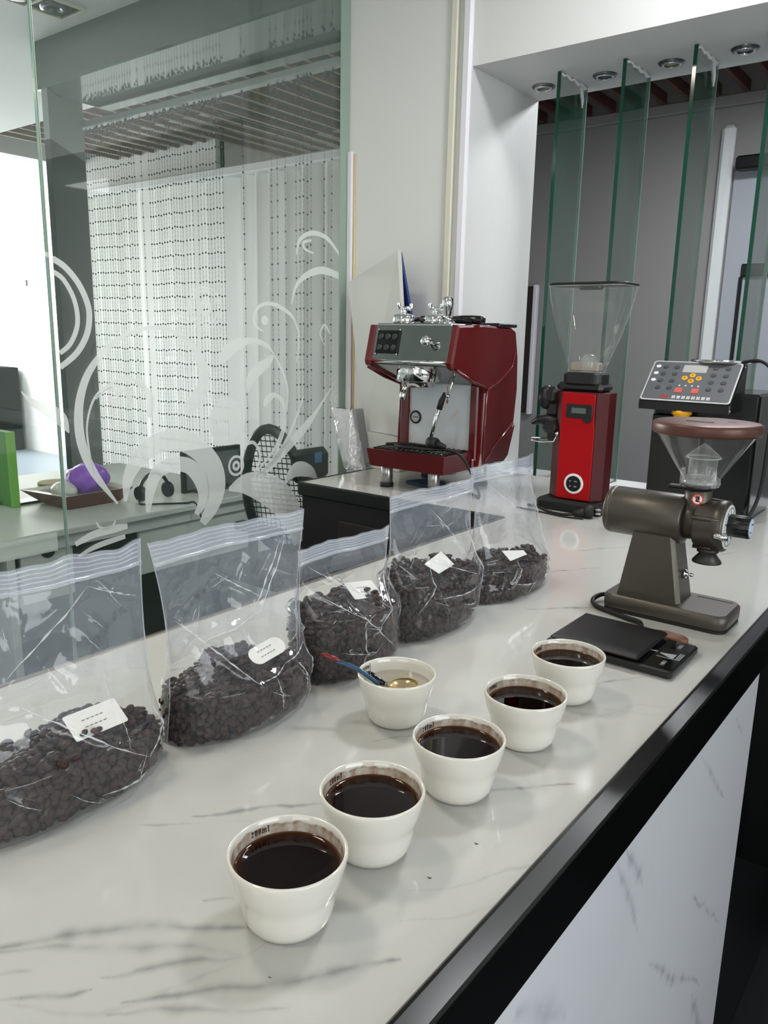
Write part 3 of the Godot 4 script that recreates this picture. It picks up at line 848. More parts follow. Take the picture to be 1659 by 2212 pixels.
func build_desk() -> void:
	var t := thing("office_desk", "pale office desk with a modesty board behind the etched glass", "desk", Vector3(-2.6, 0, 0))
	obj("desktop", boxm(Vector3(-0.575, 0.737, -0.95), Vector3(1.15, 0.026, 3.1), 0.004), M.desk_white, t)
	obj("apron", boxm(Vector3(-0.03, 0.70, -0.95), Vector3(0.016, 0.05, 3.06), 0.002), M.desk_white, t)
	for z in [-1.44, -0.55]:
		obj("modesty_board", boxm(Vector3(-0.045, 0.605, z), Vector3(0.018, 0.23, 0.20), 0.002), M.desk_white, t)
	obj("modesty_board", boxm(Vector3(-0.045, 0.605, -2.14), Vector3(0.018, 0.23, 0.62), 0.002), M.desk_white, t)
	var gr := S()
	cyl(gr, 0.028, 0, 0.006, 0.001, 24, Transform3D(Basis(Vector3(0, 0, 1), Vector3(1, 0, 0), Vector3(0, 1, 0)), Vector3(-0.037, 0.675, -1.442)))
	obj("grommet", gr, M.black_plastic, t)
	obj("shade_panel", boxm(Vector3(-0.22, 0.36, -0.95), Vector3(0.02, 0.72, 3.0)), mat("desk_shade", c8(30, 34, 32), 0.7), t)  # dark sheet standing in for the shade under the desktop
	for z in [-2.47, -1.30, 0.55]:
		obj("leg", boxm(Vector3(-0.30, 0.36, z), Vector3(0.55, 0.72, 0.03), 0.003), M.desk_white, t)
	var g := thing("desk_divider", "bright green upright divider panel at the left end of the desk", "divider", Vector3(-3.08, 0.75, -1.56))
	obj("panel", boxm(Vector3(-0.5, 0.153, 0), Vector3(1.0, 0.306, 0.03), 0.003), mat("green_dark", c8(70, 140, 40), 0.55), g)
	obj("edge_band", boxm(Vector3(0.008, 0.153, 0), Vector3(0.016, 0.306, 0.034), 0.003), M.green, g)
	obj("foot", boxm(Vector3(-0.1, 0.008, 0.0), Vector3(0.06, 0.016, 0.12), 0.003), M.steel, g)
	# low wooden tray with a torn tissue pack
	var tr := thing("wooden_tray", "low square reddish-brown wooden tray with flared pale rim on the desk", "tray", Vector3(-2.97, 0.75, -1.79))
	var a := S()
	flat(a)
	var lo := [Vector3(-0.10, 0.004, -0.12), Vector3(0.10, 0.004, -0.12), Vector3(0.10, 0.004, 0.12), Vector3(-0.10, 0.004, 0.12)]
	var hi := [Vector3(-0.14, 0.062, -0.16), Vector3(0.135, 0.062, -0.16), Vector3(0.135, 0.062, 0.15), Vector3(-0.14, 0.062, 0.19)]
	for k in 4:
		var j := (k + 1) % 4
		quad(a, lo[j], lo[k], hi[k], hi[j])
	quad(a, lo[0], lo[1], lo[2], lo[3])
	obj("body", a, M.wood_red, tr)
	var rm := S()
	flat(rm)
	for k in 4:
		var j := (k + 1) % 4
		quad(rm, hi[j], hi[k], hi[k] * Vector3(0.72, 1, 0.72) + Vector3(0, -0.006, 0), hi[j] * Vector3(0.72, 1, 0.72) + Vector3(0, -0.006, 0))
		quad(rm, hi[j] * Vector3(0.72, 1, 0.72) + Vector3(0, -0.006, 0), hi[k] * Vector3(0.72, 1, 0.72) + Vector3(0, -0.006, 0), lo[k] * 0.9 + Vector3(0, 0.006, 0), lo[j] * 0.9 + Vector3(0, 0.006, 0))
	quad(rm, lo[3] * 0.9 + Vector3(0, 0.006, 0), lo[2] * 0.9 + Vector3(0, 0.006, 0), lo[1] * 0.9 + Vector3(0, 0.006, 0), lo[0] * 0.9 + Vector3(0, 0.006, 0))
	obj("rim", rm, mat("tray_inner", c8(196, 190, 176), 0.25), tr)
	var tp := thing("tissue_pack", "crumpled purple and white tissue pack lying in the wooden tray", "tissue pack", Vector3(-2.98, 0.765, -1.80))
	crumple("wrapper", Vector3(0, 0.082, -0.03), Vector3(0.085, 0.078, 0.11), 0.03, 31, M.purple, tp)
	crumple("white_end", Vector3(0.01, 0.045, 0.085), Vector3(0.07, 0.045, 0.05), 0.016, 32, mat("wrapper_white", c8(208, 214, 206), 0.4), tp)
	crumple("white_tuft", Vector3(-0.03, 0.075, -0.10), Vector3(0.04, 0.05, 0.035), 0.012, 33, M.wrapper_white, tp)
	var em := S()
	var ep := []
	for i in 13: ep.append(Vector3(0.090, 0.065 + 0.012 * sin(TAU * i / 12), -0.035 + 0.018 * cos(TAU * i / 12)))
	tube(em, ep, 0.0022, 5)
	obj("oval_mark", em, M.blue, tp)
	var cs := S()
	cyl(cs, 0.075, 0, 0.012, 0.002, 28)
	var co := obj("coaster", cs, mat("cork", c8(178, 164, 128), 0.8))
	co.position = Vector3(-3.42, 0.75, -1.93)
	tag(co, "round tan coaster on the desk behind the wooden tray", "coaster")
	var ph := obj("phone", boxm(Vector3(0, 0.005, 0), Vector3(0.08, 0.010, 0.15), 0.003), M.black_gloss)
	ph.position = Vector3(-3.13, 0.75, -1.66)
	tag(ph, "small black phone lying beside the green divider", "phone")
	# monitor
	var mo := thing("monitor", "black-framed monitor with a grey screen on the desk", "monitor", Vector3(-2.78, 0.75, -2.36))
	obj("casing", boxm(Vector3(-0.012, 0.10, 0.02), Vector3(0.022, 0.19, 0.34), 0.004), M.black_plastic, mo)
	obj("screen", boxm(Vector3(0.0, 0.098, 0.02), Vector3(0.003, 0.155, 0.305)), M.screen, mo)
	obj("stand", boxm(Vector3(-0.05, 0.03, 0.02), Vector3(0.03, 0.07, 0.05), 0.004), M.black_plastic, mo)
	obj("base", boxm(Vector3(-0.04, 0.005, 0.02), Vector3(0.14, 0.01, 0.2), 0.003), M.black_plastic, mo)
	var hs := thing("headset", "black headset lying on the desk with its cable", "headset", Vector3(-2.80, 0.75, -2.03))
	var hb := S()
	var hp := []
	for i in 13: hp.append(Vector3(0.0, 0.03 + 0.085 * sin(PI * i / 12), 0.075 * cos(PI * i / 12)))
	tube(hb, hp, 0.008, 8)
	obj("band", hb, M.black_plastic, hs)
	for s in [-1.0, 1.0]:
		var ec := S()
		cyl(ec, 0.034, -0.012, 0.012, 0.004, 20, Transform3D(Basis(Vector3(0, 1, 0), Vector3(0, 0, 1), Vector3(1, 0, 0)), Vector3(0, 0.036, 0.07 * s)))
		obj("ear_cup", ec, M.black_matte, hs)
	var hc := S()
	tube(hc, spline([Vector3(0.0, 0.01, 0.08), Vector3(0.06, 0.005, 0.11), Vector3(0.12, 0.005, 0.04), Vector3(0.17, 0.004, -0.03), Vector3(0.195, 0.004, -0.06), Vector3(0.207, -0.06, -0.08)], 6), 0.004, 6)
	obj("cable", hc, M.rubber, hs)
	# mesh office chair this side of the desk
	var ch := thing("office_chair", "black office chair with a see-through mesh back beyond the glass", "chair", Vector3(-2.205, 0, -2.295))
	obj("seat", boxm(Vector3(0, 0.50, 0), Vector3(0.46, 0.08, 0.46), 0.03), M.black_matte, ch)
	var bf := S()
	var tilt := Transform3D(Basis(Vector3.UP, 0.30) * Basis(Vector3.RIGHT, 0.22), Vector3(0.02, 0.84, 0.14))
	var fp := []
	for i in 29:
		var aa := TAU * i / 28
		fp.append(tilt * Vector3(0.135 * cos(aa) * (1.0 - 0.12 * sin(aa)), 0.27 * sin(aa) * (1.0 if sin(aa) > 0 else 0.9), 0))
	tube(bf, fp, 0.020, 8)
	obj("back_frame", bf, M.black_plastic, ch)
	var bmesh := S()
	for k in range(-11, 12):
		var yy := 0.022 * k
		var xw := 0.13 * sqrt(maxf(0.0, 1.0 - pow(yy / 0.26, 2)))
		tube(bmesh, [tilt * Vector3(-xw, yy, 0), tilt * Vector3(xw, yy, 0)], 0.0022, 4)
	for k in range(-6, 7):
		var xx := 0.02 * k
		var yh := 0.25 * sqrt(maxf(0.0, 1.0 - pow(xx / 0.132, 2)))
		tube(bmesh, [tilt * Vector3(xx, -yh, 0), tilt * Vector3(xx, yh, 0)], 0.0022, 4)
	tag(obj("back_mesh", bmesh, M.black_matte, ch), "", "", "", "stuff")
	var ap := S()
	box(ap, Vector3(0.10, 0.955, 0.035), Vector3(0.06, 0.13, 0.20), 0.025)
	obj("headrest", ap, M.black_plastic, ch)
	obj("sticker", boxm(Vector3(0.131, 0.985, 0.02), Vector3(0.003, 0.04, 0.04)), mat("sticker_blue", c8(70, 130, 180), 0.4), ch)
	for z in [-0.27, 0.25]:
		obj("armrest", boxm(Vector3(0.03, 0.72, z), Vector3(0.24, 0.035, 0.07), 0.015), M.black_plastic, ch)
		obj("arm_post", boxm(Vector3(0.0, 0.60, z), Vector3(0.04, 0.22, 0.03), 0.008), M.black_plastic, ch)
	var cst := S()
	cyl(cst, 0.028, 0.08, 0.47, 0.003, 16)
	obj("gas_column", cst, M.black_plastic, ch)
	for k in 5:
		var aa := TAU * k / 5
		var lg := S()
		tube(lg, [Vector3(0, 0.10, 0), Vector3(cos(aa) * 0.28, 0.06, sin(aa) * 0.28)], 0.018, 6)
		cyl(lg, 0.028, -0.02, 0.02, 0.004, 12, Transform3D(Basis(Vector3(0, 0, 1), Vector3(1, 0, 0), Vector3(0, 1, 0)), Vector3(cos(aa) * 0.28, 0.029, sin(aa) * 0.28)))
		obj("caster_leg", lg, M.black_plastic, ch)
	# recessed twin ceiling spot of the office
	var sp := thing("ceiling_spot", "recessed twin grille spotlight in the office ceiling, switched off", "ceiling light", Vector3(-3.42, 2.8, -2.0))
	var fr := S()
	box(fr, Vector3(0.085, -0.006, 0), Vector3(0.012, 0.012, 0.36), 0.002)
	box(fr, Vector3(-0.085, -0.006, 0), Vector3(0.012, 0.012, 0.36), 0.002)
	for z in [-0.175, 0.0, 0.175]: box(fr, Vector3(0, -0.006, z), Vector3(0.17, 0.012, 0.014), 0.002)
	obj("frame", fr, M.trim_cream, sp)
	obj("well", boxm(Vector3(0, -0.001, 0), Vector3(0.165, 0.002, 0.35)), M.black_matte, sp)
	for z in [-0.088, 0.088]:
		var lm := S()
		lathe(lm, [Vector2(0.018, -0.004), Vector2(0.03, -0.012), Vector2(0.06, -0.016), Vector2(0.064, -0.003)], 24, Transform3D(Basis.IDENTITY, Vector3(0, 0, z)))
		obj("lamp_ring", lm, M.steel_dark, sp)

func crumple(called: String, c: Vector3, r: Vector3, amp: float, rnd: int, m: Material, parent: Node) -> MeshInstance3D:
	var nz := noise(14.0, FastNoiseLite.TYPE_CELLULAR, 2, rnd)
	var st := S()
	smooth(st)
	var n := 44
	var k := 30
	var g := []
	for i in k + 1:
		var row := []
		for j in n:
			var v := -PI / 2 + PI * i / k
			var u := TAU * (j % n) / n
			var d := Vector3(cos(v) * cos(u), sin(v), cos(v) * sin(u))
			var p := c + d * r
			p += d * nz.get_noise_3d(p.x, p.y, p.z) * amp
			row.append(p)
		g.append(row)
	for i in k:
		for j in n:
			var jj := (j + 1) % n
			tri(st, g[i][jj], g[i][j], g[i + 1][j])
			tri(st, g[i][jj], g[i + 1][j], g[i + 1][jj])
	return obj(called, st, m, parent)

# ------------------------------------------------------------------ the bar
func build_counter() -> void:
	var marb := mat("marble_top", Color.WHITE, 0.09)
	var o := Vector2(-1.75, -2.50)
	var size := Vector2(1.55, 3.1)
	marb.albedo_texture = marble([
[0.011,0.3,[[-0.531,-0.229],[-0.513,-0.252],[-0.493,-0.283],[-0.465,-0.314],[-0.437,-0.336],[-0.399,-0.369]]],
[0.009,0.2,[[-0.527,-0.227],[-0.492,-0.263],[-0.454,-0.297],[-0.423,-0.325],[-0.39,-0.342]]],
[0.006,0.26,[[-0.448,-0.263],[-0.429,-0.291],[-0.409,-0.318],[-0.389,-0.341]]],
[0.009,0.34,[[-0.415,-0.258],[-0.389,-0.289],[-0.367,-0.321],[-0.34,-0.35],[-0.314,-0.381],[-0.292,-0.41]]],
[0.005,0.22,[[-0.414,-0.246],[-0.378,-0.28],[-0.327,-0.328]]],
[0.005,0.28,[[-0.485,-0.206],[-0.46,-0.229],[-0.441,-0.253]]],
[0.004,0.2,[[-0.506,-0.216],[-0.492,-0.23]]],
[0.005,0.3,[[-0.552,-0.429],[-0.534,-0.449],[-0.515,-0.48],[-0.476,-0.524]]],
[0.004,0.26,[[-0.527,-0.466],[-0.491,-0.507],[-0.473,-0.528]]],
[0.003,0.2,[[-0.58,-0.386],[-0.544,-0.423]]],
[0.003,0.18,[[-0.458,-0.358],[-0.438,-0.375]]],
[0.003,0.25,[[-0.511,-0.651],[-0.486,-0.691],[-0.464,-0.733]]],
[0.005,0.3,[[-0.404,-0.596],[-0.374,-0.632],[-0.329,-0.677],[-0.292,-0.721]]],
[0.004,0.22,[[-0.385,-0.919],[-0.366,-0.984],[-0.326,-1.039]]],
[0.004,0.35,[[-0.676,-1.372],[-0.651,-1.423],[-0.587,-1.506]]],
[0.006,0.3,[[-0.586,-1.18],[-0.534,-1.235],[-0.485,-1.28]]],
[0.004,0.3,[[-0.688,-1.592],[-0.646,-1.656],[-0.58,-1.753]]],
[0.004,0.3,[[-0.477,-1.687],[-0.457,-1.728],[-0.403,-1.848]]],
[0.004,0.2,[[-0.855,-0.612],[-0.812,-0.69],[-0.778,-0.785]]],
[0.003,0.15,[[-0.793,-0.821],[-0.767,-0.922],[-0.747,-0.981]]],
[0.003,0.12,[[-0.315,-0.441],[-0.279,-0.48],[-0.256,-0.516]]],
[0.004,0.2,[[-0.462,-1.242],[-0.42,-1.303],[-0.299,-1.491]]],
[0.004,0.2,[[-1.501,-1.632],[-1.491,-1.785],[-1.439,-2.048]]]], o, size, 1000, 2000, c8(200, 200, 195), c8(84, 86, 88), 70, Vector2(0.62, -0.78), 21)
	marb.uv1_triplanar = true
	marb.uv1_world_triplanar = true
	marb.uv1_scale = Vector3(1 / size.x, 1.0, 1 / size.y)
	marb.uv1_offset = Vector3(-o.x / size.x, 0, -o.y / size.y)
	var top := thing("countertop", "glossy white marble L-shaped countertop with thin grey veins", "countertop", Vector3.ZERO)
	var st := S()
	var l := PackedVector2Array([Vector2(-0.264, -0.7), Vector2(-0.264, 2.42), Vector2(-1.415, 2.42), Vector2(-1.415, 2.256), Vector2(-1.70, 2.256), Vector2(-1.70, 1.785), Vector2(-0.967, 1.785), Vector2(-0.967, -0.7)])
	ext(st, l, 0.975, CT, 0.0, upf())
	obj("slab", st, marb, top)
	# black metal trim: front rail with a hollow lip, then the edges of the work side
	var rail := S()
	var prof := PackedVector2Array([Vector2(-0.239, 0.929), Vector2(-0.239, 0.9975), Vector2(-0.2632, 0.9975), Vector2(-0.2632, 0.929)])
	var pf := PackedVector2Array()
	for p in prof: pf.append(Vector2(p.x, p.y))
	ext(rail, pf, -2.42, 0.7, 0.0, Transform3D.IDENTITY)
	obj("front_rail", rail, mat("rail_black", c8(7, 8, 8), 0.22, 0.0, 0.22), top)
	var cap := S()
	ext(cap, PackedVector2Array([Vector2(-0.239, 0.9974), Vector2(-0.2388, 0.9988), Vector2(-0.2412, 1.0008), Vector2(-0.2585, 1.0030), Vector2(-0.2615, 1.0028), Vector2(-0.2640, 1.0006), Vector2(-0.2640, 0.9974)]), -2.42, 0.7, 0.0, Transform3D.IDENTITY)
	obj("rail_cap", cap, mat("rail_cap", c8(9, 10, 10), 0.22, 0.0, 0.5), top)
	obj("work_edge", boxm(Vector3(-0.969, 0.985, -0.54), Vector3(0.012, 0.034, 2.48), 0.003), mat("edge_bronze", c8(96, 88, 76), 0.35, 0.6), top)
	obj("work_edge", boxm(Vector3(-1.335, 0.981, -1.779), Vector3(0.736, 0.042, 0.014), 0.004), M.black_satin, top)
	obj("end_edge", boxm(Vector3(-1.703, 0.981, -2.015), Vector3(0.012, 0.042, 0.48), 0.004), M.black_satin, top)
	# carcass
	var base := thing("bar_base", "black bar base under the marble countertop with a marble front panel", "bar counter", Vector3.ZERO)
	obj("carcass", boxm(Vector3(-0.61, 0.487, -0.77), Vector3(0.69, 0.974, 2.92)), M.black_satin, base)
	obj("return_carcass", boxm(Vector3(-1.33, 0.481, -2.02), Vector3(0.735, 0.96, 0.465)), mat("black_dull", c8(10, 10, 11), 0.55), base)
	obj("inset_panel", boxm(Vector3(-1.28, 0.55, -1.785), Vector3(0.52, 0.70, 0.012), 0.003), mat("dark_umber", c8(34, 27, 26), 0.5), base)
	var pm := mat("marble_front", Color.WHITE, 0.14)
	var pv := []
	for v in [
[0.006,0.3,[[0.915,-1.025],[0.839,-1.115],[0.766,-1.196]]],
[0.008,0.32,[[0.925,-0.753],[0.881,-0.792],[0.84,-0.824]]],
[0.008,0.32,[[0.919,-0.727],[0.854,-0.773],[0.772,-0.821]]],
[0.006,0.32,[[0.674,-1.071],[0.594,-1.159],[0.489,-1.28]]],
[0.008,0.34,[[0.69,-0.888],[0.591,-0.99],[0.432,-1.19]]],
[0.012,0.3,[[0.446,-1.139],[0.372,-1.188],[0.277,-1.261]]],
[0.02,0.22,[[0.903,-0.51],[0.872,-0.557],[0.813,-0.618]]],
[0.004,0.3,[[0.901,-1.209],[0.841,-1.269]]]]:
		var line := []
		for q in v[2]: line.append([-q[1], -q[0]])
		pv.append([v[0] * 1.3, v[1] * 0.72, line])
	var po := Vector2(-0.7, -0.93)
	var ps := Vector2(2.05, 0.93)
	pm.albedo_texture = marble(pv, po, ps, 1024, 464, c8(220, 222, 228), c8(104, 106, 114), 10, Vector2(0.5, 0.85), 33)
	pm.uv1_triplanar = true
	pm.uv1_world_triplanar = true
	pm.uv1_scale = Vector3(1.0, 1 / ps.y, 1 / ps.x)
	pm.uv1_offset = Vector3(0, po.y / ps.y, po.x / ps.x)
	obj("front_panel", boxm(Vector3(-0.252, 0.49, -0.3225), Vector3(0.022, 0.88, 2.045), 0.002), pm, base)
	obj("end_panel", boxm(Vector3(-0.256, 0.49, -1.795), Vector3(0.02, 0.88, 0.90), 0.002), M.black_glass, base)
	structure("wall_glass", boxm(Vector3(0.72, 0.47, -2.24), Vector3(1.94, 0.93, 0.03), 0.003), M.black_glass, "dark glass facing on the low wall under the hatch, customer side", "glass facing")
	# dark cabinet low on the customer side
	var cab := thing("black_cabinet", "low black cabinet on the floor at the far end of the bar front", "cabinet", Vector3(0.37, 0, -2.02))
	obj("body", boxm(Vector3(0.0, 0.31, 0), Vector3(0.78, 0.62, 0.36), 0.004), M.black_satin, cab)
	obj("lid", boxm(Vector3(0.0, 0.625, 0), Vector3(0.80, 0.018, 0.38), 0.004), M.black_gloss, cab)

# ------------------------------------------------------------------ machines
func build_machines() -> void:
	espresso_machine()
	red_grinder()
	dispenser()
	brown_grinder()

func espresso_machine() -> void:
	var t := thing("espresso_machine", "red single-group espresso machine with polished chrome front", "coffee machine", Vector3(-1.355, CT, -1.87))
	# side profile: x of the outline is the depth behind the front (pushes along x), y height
	var side := PackedVector2Array([Vector2(0.015, 0.488), Vector2(-0.012, 0.385), Vector2(-0.008, 0.372), Vector2(0.005, 0.366), Vector2(0.165, 0.312), Vector2(0.176, 0.296), Vector2(0.172, 0.115), Vector2(0.16, 0.07), Vector2(0.30, 0.078), Vector2(0.325, 0.095), Vector2(0.362, 0.20), Vector2(0.373, 0.30), Vector2(0.366, 0.40), Vector2(0.345, 0.478), Vector2(0.32, 0.487), Vector2(0.15, 0.493)])
	side.reverse()
	if not Geometry2D.is_polygon_clockwise(side): pass
	var pl := side
	if Geometry2D.is_polygon_clockwise(pl): pl.reverse()
	for s in [-1.0, 1.0]:
		var st := S()
		var at := Vector3(0.145 * s - 0.013, 0, 0)
		ext(st, pl, 0.0, 0.026, 0.006, sidef(at))
		var sp := obj("side_panel", st, M.red_gloss, t)
		# raised chevron ribs pressed into the cheek
		var rb := S()
		var ox = 0.158 * s
		tube(rb, [Vector3(ox, 0.415, -0.345), Vector3(ox, 0.37, -0.33), Vector3(ox, 0.325, -0.25), Vector3(ox, 0.305, -0.185)], [0.003, 0.005, 0.005, 0.006], 8)
		tube(rb, [Vector3(ox, 0.305, -0.185), Vector3(ox, 0.20, -0.180), Vector3(ox, 0.085, -0.175)], [0.006, 0.005, 0.004], 8)
		tube(rb, [Vector3(ox, 0.195, -0.352), Vector3(ox, 0.14, -0.26), Vector3(ox, 0.09, -0.185)], 0.004, 8)
		tube(rb, [Vector3(ox, 0.366, -0.01), Vector3(ox, 0.335, -0.09), Vector3(ox, 0.309, -0.182)], 0.005, 8)
		obj("rib", rb, M.red_gloss, sp)
		var lp := S()
		var lower := PackedVector2Array([Vector2(0.18, 0.088), Vector2(0.30, 0.08), Vector2(0.325, 0.097), Vector2(0.36, 0.19)])
		ext(lp, lower, 0.0, 0.004, 0.001, sidef(Vector3(0.158 * s - (0.0 if s > 0 else 0.004), 0, 0)))
		obj("lower_cheek", lp, M.red_dark, sp)
	# chrome head between the cheeks
	var hd := S()
	var hp := PackedVector2Array([Vector2(0.020, 0.486), Vector2(-0.004, 0.386), Vector2(0.004, 0.374), Vector2(0.165, 0.318), Vector2(0.34, 0.318), Vector2(0.34, 0.484)])
	ext(hd, hp, -0.133, 0.133, 0.0, sidef())
	obj("head", hd, mat("head_steel", c8(150, 154, 150), 0.12, 1.0), t)
	var lip := S()
	tube(lip, [Vector3(-0.132, 0.384, 0.001), Vector3(0.132, 0.384, 0.001)], 0.007, 12)
	obj("chrome_lip", lip, M.chrome, t)
	var slope := Transform3D(Basis(Vector3.RIGHT, -0.235), Vector3(0, 0.436, -0.0075))
	var bp := S()
	box(bp, Vector3(-0.081, 0.003, 0.002), Vector3(0.082, 0.068, 0.006), 0.002, slope)
	var kp := obj("key_panel", bp, M.black_gloss, t)
	for r in 2:
		for c in 3:
			var kb := S()
			cyl(kb, 0.0095, 0.0, 0.004, 0.0015, 18, slope * Transform3D(Basis(Vector3.RIGHT, PI / 2), Vector3(-0.106 + 0.025 * c, 0.018 - 0.032 * r, 0.004)))
			obj("key", kb, mat("key_grey", c8(52, 54, 56), 0.25), kp)
	for yy in [0.039, -0.033]:
		for xx in [-0.12, -0.042]:
			var sc := S()
			ball(sc, slope * Vector3(xx, yy, 0.003), Vector3(0.0028, 0.0028, 0.002), 8, 6)
			obj("screw", sc, M.chrome, kp)
	var kn := S()
	var kx := slope * Transform3D(Basis(Vector3.RIGHT, PI / 2), Vector3(0.07, 0.002, 0.0))
	lathe(kn, [Vector2(0.0, 0.0), Vector2(0.009, 0.0), Vector2(0.009, 0.014), Vector2(0.013, 0.016), Vector2(0.0155, 0.022), Vector2(0.0145, 0.031), Vector2(0.010, 0.036), Vector2(0.0, 0.038)], 24, kx)
	obj("steam_knob", kn, M.chrome, t)
	# top plate and rail
	var tp := boxm(Vector3(0, 0.489, -0.18), Vector3(0.262, 0.008, 0.32), 0.002)
	obj("cup_tray", tp, M.steel, t)
	obj("rear_cap", boxm(Vector3(0.03, 0.494, -0.29), Vector3(0.26, 0.012, 0.11), 0.003), M.black_plastic, t)
	# back splash plate, posts
	obj("back_plate", boxm(Vector3(0, 0.205, -0.175), Vector3(0.262, 0.225, 0.01), 0.001), mat("plate_film", c8(196, 202, 206), 0.32, 0.2), t)
	for s in [-1.0, 1.0]:
		obj("post", boxm(Vector3(0.128 * s, 0.205, -0.168), Vector3(0.028, 0.23, 0.02), 0.004), M.red_dark, t)
	var ga := S()
	var gx := Transform3D(Basis(Vector3.RIGHT, PI / 2), Vector3(-0.088, 0.208, -0.171))
	lathe(ga, [Vector2(0.0, 0.003), Vector2(0.015, 0.003), Vector2(0.0155, 0.005), Vector2(0.0195, 0.006), Vector2(0.021, 0.003), Vector2(0.021, 0.0)].map(func(v): return v), 28, gx)
	var gg := obj("gauge", ga, M.black_plastic, t)
	var gd := S()
	cyl(gd, 0.0152, 0.0, 0.0045, 0.0005, 24, gx)
	obj("dial", gd, mat("gauge_face", c8(168, 172, 172), 0.4), gg)
	obj("needle", boxm(Vector3(-0.086, 0.209, -0.166), Vector3(0.017, 0.002, 0.001)), M.black_plastic, gg)
	# red transfer marks on the plate film
	for x in [[-0.113, 0.25], [0.028, 0.288]]:
		var ar := S()
		box(ar, Vector3(x[0], x[1], -0.1695), Vector3(0.0018, 0.045, 0.0008))
		flat(ar)
		tri(ar, Vector3(x[0] - 0.005, x[1] - 0.021, -0.169), Vector3(x[0], x[1] - 0.033, -0.169), Vector3(x[0] + 0.005, x[1] - 0.021, -0.169))
		obj("red_arrow", ar, mat("mark_red", c8(176, 60, 52), 0.5), t)
	for x in [[-0.10, 0.145], [0.055, 0.225]]:
		var tw := S()
		var fx := Transform3D(Basis(Vector3(0, 0, 1), 0.75), Vector3(x[0], x[1], -0.1696))
		for k in 6:
			ext(tw, rrect(0.0022, 0.010, 0.0006, 2, Vector2(-0.020 + 0.0075 * k, 0)), 0.0, 0.0005, 0.0, fx)
		obj("film_print", tw, mat("mark_pink", c8(206, 176, 170), 0.5), t)
	# group head
	var gh := S()
	lathe(gh, [Vector2(0.0, 0.309), Vector2(0.045, 0.309), Vector2(0.0485, 0.311), Vector2(0.049, 0.323), Vector2(0.062, 0.325), Vector2(0.065, 0.328), Vector2(0.065, 0.362), Vector2(0.063, 0.372), Vector2(0.0, 0.376)], 40, Transform3D(Basis.IDENTITY, Vector3(-0.020, 0.0, -0.080)))
	obj("group_head", gh, M.chrome, t)
	var hw := S()
	tube(hw, [Vector3(-0.082, 0.35, -0.115), Vector3(-0.082, 0.325, -0.112), Vector3(-0.085, 0.303, -0.105), Vector3(-0.087, 0.290, -0.10)], [0.008, 0.008, 0.0075, 0.007], 12)
	cyl(hw, 0.0095, 0.0, 0.026, 0.001, 8, along(Vector3(-0.087, 0.292, -0.10), Vector3(-0.092, 0.25, -0.092)))
	obj("water_spout", hw, M.chrome, t)
	var wd := S()
	tube(wd, [Vector3(0.093, 0.345, -0.10), Vector3(0.092, 0.325, -0.095), Vector3(0.086, 0.292, -0.085)], 0.0035, 10)
	ball(wd, Vector3(0.085, 0.288, -0.084), Vector3(0.007, 0.007, 0.007), 12, 8)
	obj("steam_knuckle", wd, M.chrome, t)
	wd = S()
	tube(wd, [Vector3(0.062, 0.262, -0.08), Vector3(0.050, 0.215, -0.077), Vector3(0.034, 0.15, -0.072)], [0.0058, 0.0058, 0.0052], 12)
	cyl(wd, 0.0075, 0.0, 0.014, 0.001, 12, along(Vector3(0.034, 0.15, -0.072), Vector3(0.031, 0.136, -0.071)))
	var wn := obj("steam_wand", wd, M.chrome, t)
	var gr := S()
	tube(gr, [Vector3(0.074, 0.298, -0.082), Vector3(0.071, 0.285, -0.082), Vector3(0.065, 0.272, -0.081), Vector3(0.059, 0.248, -0.079)], [0.003, 0.007, 0.0095, 0.009], 12)
	obj("grip", gr, M.rubber, wn)
	# drip tray
	var tr := S()
	flat(tr)
	var a := [Vector3(-0.150, 0.120, 0.0), Vector3(0.134, 0.120, 0.0), Vector3(0.134, 0.120, -0.18), Vector3(-0.150, 0.120, -0.18)]
	var b := [Vector3(-0.140, 0.067, -0.006), Vector3(0.128, 0.067, -0.006), Vector3(0.130, 0.067, -0.30), Vector3(-0.142, 0.067, -0.30)]
	for k in 4:
		var j := (k + 1) % 4
		quad(tr, b[k], b[j], a[j], a[k])
	quad(tr, a[0], a[1], a[2], a[3])
	quad(tr, b[3], b[2], b[1], b[0])
	obj("drip_tray", tr, M.red_dark, t)
	obj("base", boxm(Vector3(0, 0.085, -0.24), Vector3(0.28, 0.03, 0.18), 0.004), M.red_dark, t)
	obj("grille", boxm(Vector3(-0.008, 0.1215, -0.085), Vector3(0.255, 0.004, 0.14), 0.001), M.black_satin, t)
	for k in 14:
		obj("grille_bar", boxm(Vector3(-0.125 + 0.018 * k, 0.1245, -0.085), Vector3(0.006, 0.003, 0.13), 0.001), M.steel_dark, t)
	for f in [[-0.105, -0.047], [0.062, -0.06], [-0.105, -0.27], [0.10, -0.27]]:
		var ft := S()
		cyl(ft, 0.0185, 0.010, 0.068, 0.001, 24, Transform3D(Basis.IDENTITY, Vector3(f[0], 0, f[1])))
		var foot := obj("foot", ft, M.steel, t)
		var pd := S()
		cyl(pd, 0.0215, 0.0, 0.013, 0.002, 24, Transform3D(Basis.IDENTITY, Vector3(f[0], 0, f[1])))
		obj("pad", pd, M.rubber, foot)
	# things lying on it
	portafilter(Vector3(-1.418, CT + 0.493, -1.93), 0.95, "chrome portafilter lying upside down at the left on the red espresso machine")
	portafilter(Vector3(-1.335, CT + 0.493, -1.972), 0.10, "chrome portafilter lying upside down in the middle on the red espresso machine")
	var tm := thing("tamper", "chrome bell-shaped tamper standing on the red espresso machine", "tamper", Vector3(-1.262, CT + 0.493, -1.925))
	var ts := S()
